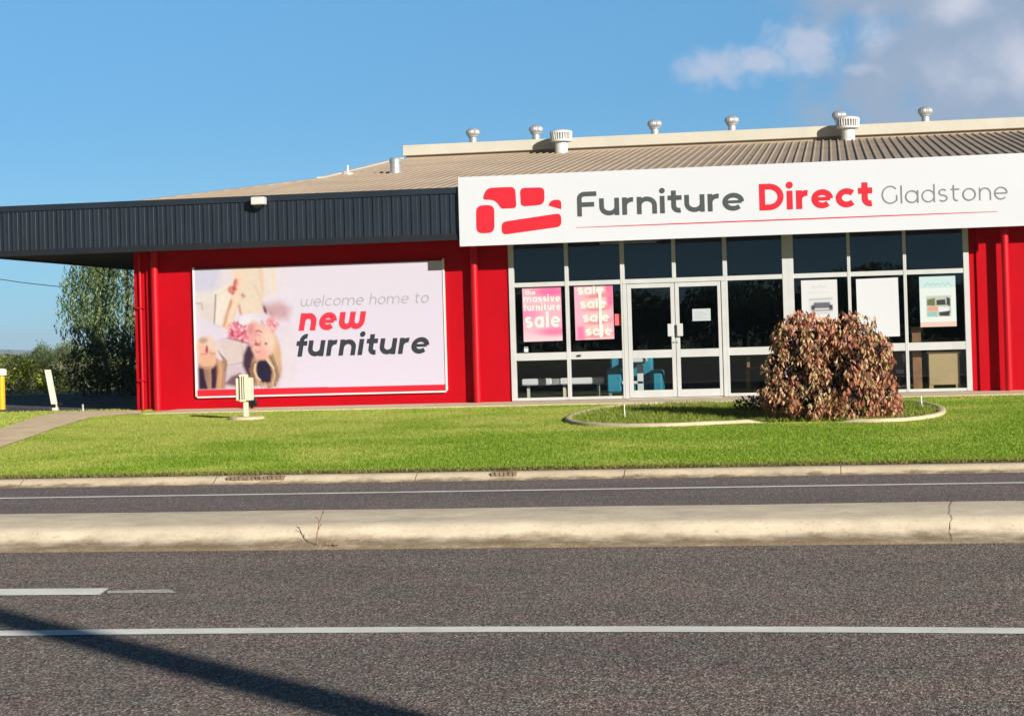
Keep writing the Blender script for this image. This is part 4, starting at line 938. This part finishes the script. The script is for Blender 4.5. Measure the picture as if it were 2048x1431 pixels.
c_ = empty('dark_sideboard', (.9, 37.5, .385), 'dark timber sideboard with white price tag behind the bush', 'sideboard')
m = MB(); m.box(.40, 1.27, 37.2, 37.6, .45, 1.08, .01); m.build('body', DWOOD, c_)
for Z in (.5, .7, .9):
    m = MB(); m.box(.43, 1.24, 37.185, 37.2, Z, Z + .16, .004); m.build('drawer', DWOOD, c_)
m = MB(); m.box(1.10, 1.25, 37.175, 37.184, .715, .79); m.build('price_tag', PAPER, c_)
c_ = empty('dining_chair', (-1.6, 37.4, .385), 'dark red timber dining chair behind the window right of the doors', 'chair')
for X, Y in ((-1.73, 37.2), (-1.33, 37.2), (-1.73, 37.6), (-1.33, 37.6)):
    m = MB(); m.box(X - .03, X + .03, Y - .03, Y + .03, .385, .85 if Y < 37.3 else 1.1, .004); m.build('leg', WOOD, c_)
m = MB(); m.box(-1.77, -1.29, 37.16, 37.64, .85, .90, .01); m.build('seat', DWOOD, c_)
c_ = empty('ceiling_light', (-4.0, 38.6, 3.46), 'long white fluorescent batten under the shop ceiling above the doors', 'ceiling light')
m = MB(); m.box(-4.72, -3.55, 38.55, 38.65, 3.46, 3.50, .005); m.build('tube', PAPER, c_); m = MB(); m.box(-4.72, -3.55, 38.57, 38.63, 3.50, 3.62); m.build('housing', SILVER, c_)

# floodlight on the fascia
c_ = empty('floodlight', (-10.92, YF - .03, 4.3), 'small white floodlight mounted on the dark ribbed fascia', 'floodlight')
m = MB(); m.box(-11.055, -10.785, YF - .24, YF - .045, 4.31, 4.46, .015); m.build('housing', WCAP, c_)
m = MB(); m.add([(-11.03, YF - .22, 4.305), (-10.83, YF - .22, 4.305), (-10.88, YF - .16, 4.24), (-10.98, YF - .16, 4.24), (-11.03, YF - .06, 4.305), (-10.83, YF - .06, 4.305), (-10.88, YF - .09, 4.24), (-10.98, YF - .09, 4.24)], [(0, 1, 2, 3), (5, 4, 7, 6), (3, 2, 6, 7), (0, 3, 7, 4), (1, 5, 6, 2), (0, 4, 5, 1)]); m.build('lens_hood', BLACK, c_)
m = MB(); m.box(-10.96, -10.88, YF - .10, YF - .028, 4.26, 4.312); m.build('bracket', BLACK, c_)
# pedestal box on the lawn
gx, gy = -10.14, 31.75; g0 = float(gz(gy))
c_ = empty('service_pedestal', (gx, gy, g0), 'cream service pedestal box on a post standing on the lawn', 'pedestal')
m = MB(); m.lathe([(.31, -.03), (.31, .035), (.27, .05)], (gx, gy, g0), 24); m.build('base', EDGE, c_)
m = MB(); m.box(gx - .045, gx + .035, gy - .04, gy + .04, g0 + .04, g0 + .34, .008); m.build('post', CREAMP, c_)
bx = gx - .02
m = MB(); m.box(bx - .135, bx + .135, gy - .10, gy + .10, g0 + .32, g0 + .715, .012); m.box(bx - .075, bx + .04, gy - .115, gy + .115, g0 + .30, g0 + .775, .012); m.build('box', CREAMP, c_)
m = MB()
for X in (-.055, -.012, .028): m.box(bx + X - .006, bx + X + .006, gy - .119, gy - .114, g0 + .34, g0 + .74)
m.build('seam', BLACK, c_)
c_ = empty('ground_spotlight', (-10.97, 35.5, .36), 'small black ground spotlight on the apron below the billboard', 'spotlight')
fx, fy = -11.30, 35.75
c_.location = (fx, fy, .36)
m = MB(); m.add([(fx - .09, fy - .08, .42), (fx + .11, fy - .08, .42), (fx + .11, fy + .06, .42), (fx - .09, fy + .06, .42), (fx - .03, fy - .05, .56), (fx + .07, fy - .05, .60), (fx + .07, fy + .05, .60), (fx - .03, fy + .05, .56)], [(3, 2, 1, 0), (4, 5, 6, 7), (0, 1, 5, 4), (1, 2, 6, 5), (2, 3, 7, 6), (3, 0, 4, 7)]); m.build('lamp_head', BLACK, c_)
m = MB(); m.box(fx - .02, fx + .02, fy - .02, fy + .02, .35, .425); m.build('stem', BLACK, c_)
# leaning white post, yellow post, small bollards
c_ = empty('leaning_post', (-16.05, 37.4, .36), 'white painted flat post leaning left at the car park edge', 'post')
m = MB(); L = []
for z, dx_ in ((.33, .03), (1.22, -.13)):
    L += [(-16.14 + dx_, 37.35, z), (-16.02 + dx_, 37.35, z), (-16.02 + dx_, 37.40, z), (-16.14 + dx_, 37.40, z)]
m.add(L, [(3, 2, 1, 0), (4, 5, 6, 7), (0, 1, 5, 4), (1, 2, 6, 5), (2, 3, 7, 6), (3, 0, 4, 7)]); m.build('board', WPOST, c_)
MB().box(-16.13, -16.04, 37.32, 37.35, .44, .50).build('bracket', BLACK, c_); MB().box(-15.98, -15.90, 37.33, 37.38, .47, .53).build('bracket', BLACK, c_)
c_ = empty('yellow_post', (-17.86, 38.8, .36), 'short yellow post with white cap at left edge of the picture', 'post')
m = MB(); m.lathe([(.075, -.03), (.075, .78)], (-17.90, 38.8, .36), 16); m.build('pole', YPOST, c_)
m = MB(); m.lathe([(.12, .75), (.12, .86), (.09, .89), (.02, .90)], (-17.90, 38.8, .36), 16); m.build('cap', WPOST, c_)
c_ = empty('small_bollard', (-15.25, 37.0, .36), 'knee high grey steel peg beside the leaning white post', 'bollard')
m = MB(); m.lathe([(.022, -.03), (.022, .13), (.012, .15)], (-15.2, 36.75, .36), 10); m.build('pole', SILVER, c_)
# thin stakes in the bed
c_ = tag(MB().tube([(1.30, 30.9, float(gz(30.9)) - .02), (1.29, 30.9, .50)], .014, 6).build('marker_stake', PAPER), 'short white marker stake at right end of the bed', 'stake')
c_ = tag(MB().tube([(-3.30, 29.6, float(gz(29.6)) - .02), (-3.31, 29.62, .52), (-3.33, 29.6, .66)], .006, 5).build('wire_stake', SILVER), 'thin bare wire stake at left end of the bed', 'stake')
# weed growing from the median crack
c_ = empty('weed', (-4.060, 14.47, .03), 'tall thin dry weed growing from the gutter against the median', 'weed')
m = MB(); m.tube([(-4.070, 14.47, .02), (-4.075, 14.48, .10), (-4.055, 14.48, .19), (-4.015, 14.47, .285)], [.006, .005, .004, .003], 5); m.tube([(-4.065, 14.48, .14), (-4.040, 14.48, .18)], .003, 5); m.tube([(-4.050, 14.48, .20), (-4.075, 14.48, .235)], .003, 5)
m.build('stem', WOOD, c_)
pts_ = np.array([(-4.015, 14.47, .287), (-4.020, 14.475, .27), (-4.075, 14.48, .238), (-4.040, 14.48, .183), (-3.920, 14.55, .20)][:4]); V, F = leafquads(pts_, rng.normal(size=(4, 3)), np.array([.035, .03, .022, .02]), .55); npmesh('leaf', V, F, BARK, c_)['kind'] = 'stuff'
pp = rng.normal(0, 1, (26, 3)) * np.array([.05, .015, .008]) + np.array([-3.95, 14.40, .035]); V, F = leafquads(pp, rng.normal(size=(26, 3)), np.full(26, .026), .4); o = npmesh('leaf_litter', V, F, WOOD); struct(o, 'stuff')

# ================================================================ PLANTS
# copper bush
bsh = empty('copper_bush', (-.15, 29.2, .28), 'large rounded copper leaved bush in the garden bed', 'bush')
Yb = 28.82
shoots = [  # x, y, z, rx, ry, rz
 (-.50, Yb, 1.40, .46, .50, .45), (-.78, Yb, 1.05, .30, .40, .40), (-.30, Yb + .1, 1.15, .40, .45, .40), (.20, Yb, 1.50, .26, .35, .34), (.22, Yb - .1, 1.10, .36, .45, .40),
 (-.10, Yb + .1, 1.42, .28, .4, .36), (-.80, Yb - .05, .68, .36, .45, .34), (-.35, Yb - .25, .68, .45, .50, .38), (.15, Yb - .25, .65, .45, .50, .38), (.52, Yb, 1.15, .27, .38, .40), (.50, Yb - .05, .65, .36, .42, .38), (.68, Yb, .50, .24, .32, .26), (.49, Yb, 1.62, .07, .10, .16), (.60, Yb, 1.45, .07, .10, .14), (.70, Yb, 1.30, .07, .10, .14), (-.02, Yb + .05, 1.72, .06, .08, .12)]
sh = np.array(shoots); mcount = 560
mcount = 1350; vol = (sh[:, 3] * sh[:, 4] * sh[:, 5]) ** (2 / 3); kk = rng.choice(len(sh), mcount, p=vol / vol.sum())
d = rng.normal(size=(mcount, 3)); d /= np.linalg.norm(d, axis=1, keepdims=True); d[:, 1] = -np.abs(d[:, 1]) * np.where(rng.random(mcount) < .65, 1, -1)
tips = sh[kk, :3] + d * sh[kk, 3:6] * (.86 + .2 * rng.random(mcount))[:, None]; tips = tips[tips[:, 2] > .30]
holes = [(-.62, 1.02, .20, .16), (.02, 1.08, .19, .20), (-.45, .60, .14, .10), (-.95, 1.25, .12, .14), (.30, .45, .15, .10), (.0, .82, .10, .12)]
for hx_, hz_, rx_, rz_ in holes:
    inside = (((tips[:, 0] - hx_) / rx_) ** 2 + ((tips[:, 2] - hz_) / rz_) ** 2) < 1; tips = tips[~(inside & (rng.random(len(tips)) < .85))]
PT = []; DT = []; ST = []
for t in tips:
    nl = random.randint(7, 12); a0 = random.uniform(0, 6.28)
    for i in range(nl):
        a = a0 + i * 2.4; rad = random.uniform(.015, .06); h = -random.uniform(-.03, .12)
        L_ = random.uniform(.045, .105)
        PT.append(t + np.array([rad * math.cos(a), rad * math.sin(a), h])); DT.append([.45 * math.cos(a), .45 * math.sin(a), -1.1 + random.uniform(-.25, .45)]); ST.append(L_)
V, F = leafquads(np.array(PT), np.array(DT), np.array(ST), .44)
npmesh('foliage', V, F, COPPER, bsh)
core = [(x, y, z, rx * .8, ry * .8, rz_ * .8) for x, y, z, rx, ry, rz_ in shoots[:11]]
cloud(core, 5200, .09, leafmat('inner copper leaves', [(0, (.012, .008, .010)), (.7, (.045, .022, .018)), (1, (.12, .05, .03))], .6, .1), 'inner_foliage', bsh, .3, .2, .5, zmin=.30)  # inner leaves coloured near-black, painting the shade inside the bush
m = MB()
for i in range(22):
    a = random.uniform(0, 6.28); x0 = -.15 + .25 * math.cos(a); y0 = Yb + .1 + .15 * math.sin(a); x1 = -.15 + random.uniform(-.7, .8); z1 = random.uniform(.8, 1.55)
    m.tube([(x0, y0, .26), ((x0 + x1) / 2, y0, z1 * .55 + .1), (x1, Yb + random.uniform(-.2, .3), z1)], [.018, .012, .006], 5)
m.build('stems', BARK, bsh)
# low purple plant behind-left of bush
pl = empty('purple_plant', (-1.3, 31.0, .33), 'low dark purple groundcover plant left of the copper bush', 'plant')
cloud([(-1.25, 31.0, .42, .45, .4, .16), (-.95, 30.6, .45, .3, .3, .2)], 1100, .06, PURPLE, 'foliage', pl, 0, .3, zmin=.33)

def trunk(mb, base, top, r0, r1, wob=.1, n=5):
    P = []; R = []
    for i in range(n + 1):
        t = i / n; P.append([base[j] + (top[j] - base[j]) * t + (random.uniform(-wob, wob) if 0 < i < n and j < 2 else 0) for j in range(3)]); R.append(r0 + (r1 - r0) * t)
    mb.tube(P, R, 7)
# weeping tree left of the building
tr = empty('weeping_tree', (-18.95, 50.2, .34), 'tall dark weeping tree rising behind the left end of the canopy', 'tree')
m = MB()
for tx in (-19.9, -19.4, -18.9, -18.6, -19.15):
    trunk(m, (tx, 50.2 + random.uniform(-.3, .3), .3), (tx + random.uniform(-.5, .4), 50.2, 3.6 + random.random()), .07, .03, .12)
m.build('trunk', BARK, tr)
# hanging strands of small leaves
PT = []; DT = []; ST = []
prof_l = [(5.4, -19.6), (4.6, -20.45), (3.6, -20.75), (2.9, -20.85), (2.3, -20.45), (1.7, -20.35), (1.2, -20.0)]
def leftedge(z): zs_ = [p[0] for p in prof_l][::-1]; xs_ = [p[1] for p in prof_l][::-1]; return float(np.interp(z, zs_, xs_))
for i in range(880):
    z0 = random.uniform(1.9, 5.3); le = leftedge(z0); x = random.uniform(le, -17.3) if random.random() < .72 else le + random.uniform(0, .6); y = 50.2 + random.uniform(-1.5, 1.2); ln = random.uniform(.4, 1.1); nlf = int(ln * 30)
    for k_ in range(nlf):
        zz = z0 - ln * k_ / nlf; xx = x + .05 * math.sin(k_ * .5 + i) + random.uniform(-.06, .06)
        if zz < .9: break
        PT.append((xx, y + random.uniform(-.06, .06), zz)); DT.append((random.uniform(-.5, .5), random.uniform(-.5, .5), -1)); ST.append(random.uniform(.07, .14))
V, F = leafquads(np.array(PT), np.array(DT), np.array(ST), .38); npmesh('crown', V, F, WEEP, tr)
# dark undergrowth shrub in front of it
su = empty('dark_shrub', (-19.3, 48.3, .34), 'dark green glossy shrub below the weeping tree', 'shrub')
cloud([(-19.85, 48.3, 1.15, .55, .6, .65), (-19.1, 48.4, 1.35, .7, .7, .75), (-18.4, 48.3, 1.2, .7, .7, .85), (-19.6, 48, .75, .6, .5, .4), (-18.8, 47.9, .8, .8, .5, .4)], 5200, .095, DARKL, 'foliage', su, .2, .5, clump=5, zmin=.36)
m = MB()
for i in range(14): x = -19.9 + i * .13; m.tube([(x, 48.0 + random.uniform(-.2, .2), .32), (x + random.uniform(-.2, .2), 48.1, .9)], .018, 5)
m.build('stems', BARK, su)
ys_ = empty('yellow_shrub', (-23.6, 52.6, .34), 'yellow green hedge shrub at far left beyond the car park', 'shrub', 'yellow green shrubs beyond the car park')
cloud([(-24.1, 52.6, .95, .9, .6, .60), (-23.3, 52.6, .85, .7, .6, .5), (-22.7, 52.8, .70, .5, .5, .38), (-25, 52.9, 1.0, .8, .6, .55)], 5200, .085, YELL, 'foliage', ys_, .1, .5, clump=5, zmin=.36)
ys2 = empty('yellow_shrub', (-21.7, 54.6, .34), 'smaller yellow shrub between the leaning post and dark shrub', 'shrub', 'yellow green shrubs beyond the car park')
cloud([(-22.0, 54.6, .80, .5, .4, .33), (-21.4, 54.6, .85, .5, .4, .33)], 2000, .08, YELL, 'foliage', ys2, .1, .5, clump=5, zmin=.36)
ol = empty('olive_shrub', (-24.8, 58, .34), 'tall loose olive shrub behind the yellow hedge', 'shrub')
cloud([(-24.8, 58, 1.05, .8, .7, .80), (-24.0, 58, .95, .6, .7, .65), (-24.5, 58.2, 1.6, .45, .5, .45), (-25.7, 58, 1.0, .8, .7, .6)], 5200, .075, OLIVE, 'foliage', ol, .1, .3, .35, zmin=.36)
V, F = blades(5200, -26.5, -20.0, 60, 66, .75, .012, [], lean=.25); struct(npmesh('tall_dry_grass', V, F, DRYG), 'stuff')
# far trees across the paddock
for i, (x, y, zc, rx, rz_, lab) in enumerate([(-63.0, 150, 1.35, 1.7, .85, 'round green tree alone on the plain left of the weeping tree'), (-70.6, 150, 1.15, 1.3, .75, 'far dark tree at the very left edge on the plain'), (-66.4, 152, 1.3, .8, .95, 'thin far tree standing behind the olive shrub')]):
    t_ = empty('far_tree', (x, y, 0), lab, 'tree', 'far trees on the plain')
    m = MB(); trunk(m, (x, y, -.1), (x, y, zc), .12, .06, .03); m.build('trunk', BARK, t_)
    cloud([(x - rx * .45, y, zc - .1, rx * .55, 1.0, rz_ * .75), (x + rx * .45, y, zc - .1, rx * .55, 1.0, rz_ * .7), (x, y, zc + .1, rx * .62, 1.0, rz_)], 2200, .16, FARL, 'crown', t_, 0, .5, clump=4, zmin=.1)
lobes = []
for i in range(150):
    x = -140 + i * .9 + random.uniform(-.4, .4); y = 230 + random.uniform(-14, 14); lobes.append((x, y, random.uniform(.1, .7), random.uniform(.8, 1.8), 1.2, random.uniform(.5, 1.0)))
struct(cloud(lobes, 26000, .28, FARL, 'far_scrub', None, 0, .5), 'stuff')
# trees across the road behind the camera (seen mirrored in the shop glass)
for i, (x, hgt, w_) in enumerate([(-33, 5.6, 4.2), (-24, 6.3, 5.0), (-15.5, 5.2, 4.0), (-7, 5.9, 4.8), (2.5, 6.6, 5.2), (11, 5.3, 4.2), (20, 6.0, 5)]):
    t_ = empty('roadside_tree', (x, -75, 0), ['broad leafy tree across the road, mirrored left in the glass', 'tall leafy tree across the road, mirrored beside the left posters', 'small leafy tree across the road, mirrored in the left window', 'spreading tree across the road, mirrored above the doors', 'tallest tree across the road, mirrored right of the doors', 'low tree across the road, mirrored in the right windows', 'rightmost tree across the road, behind the viewer'][i], 'tree', 'trees across the road behind the viewer')
    m = MB(); trunk(m, (x, -75, -.1), (x, -75, hgt * .7), .25, .1, .1); m.build('trunk', BARK, t_)
    cloud([(x, -75, hgt * .62, w_, 3, hgt * .36), (x - w_ * .5, -75, hgt * .42, w_ * .6, 3, hgt * .42), (x + w_ * .5, -75, hgt * .42, w_ * .6, 3, hgt * .4)], 5200, .42, FARL, 'crown', t_, 0, .3, .6)
# tall pole behind the viewer that throws the long shadow over the near lane
bpx, bpy_ = 9.1, -2.42; H_ = 15.0
m = MB(); m.tube([(bpx, bpy_, -.3), (bpx - .14 * H_ * .5, bpy_ - .14 * H_ * .5, H_ * .5), (bpx - .14 * H_, bpy_ - .14 * H_, H_)], [.24, .15, .12], 16)
tag(m.build('timber_pole', POLEM), 'tall round leaning timber pole whose shadow crosses the near lane', 'pole')
# overhead wire at the left
c_ = tag(MB().tube([(-30.5 + 11.8 * t, 52, 5.75 - 2.53 * t + .5 * (t - .5) ** 2 * 0 - .62 * math.sin(math.pi * t)) for t in np.linspace(0, 1, 14)], .011, 5).build('overhead_wire', BLACK), 'thin black overhead wire sagging into the weeping tree', 'wire')

# air between the viewer and the far hills
m = MB(); m.box(-5200, 4200, -4200, 6900, -9.0, 60); hz = m.build('haze', None)
hm = bpy.data.materials.new('air'); hm.use_nodes = True; hn = hm.node_tree.nodes; hn.clear(); ho = hn.new('ShaderNodeOutputMaterial'); hv = hn.new('ShaderNodeVolumePrincipled')
hv.inputs['Color'].default_value = (.72, .86, 1, 1); hv.inputs['Density'].default_value = 1.5e-4; hv.inputs['Anisotropy'].default_value = .0; hm.node_tree.links.new(hv.outputs[0], ho.inputs['Volume'])
hz.data.materials.append(hm); struct(hz, 'stuff')
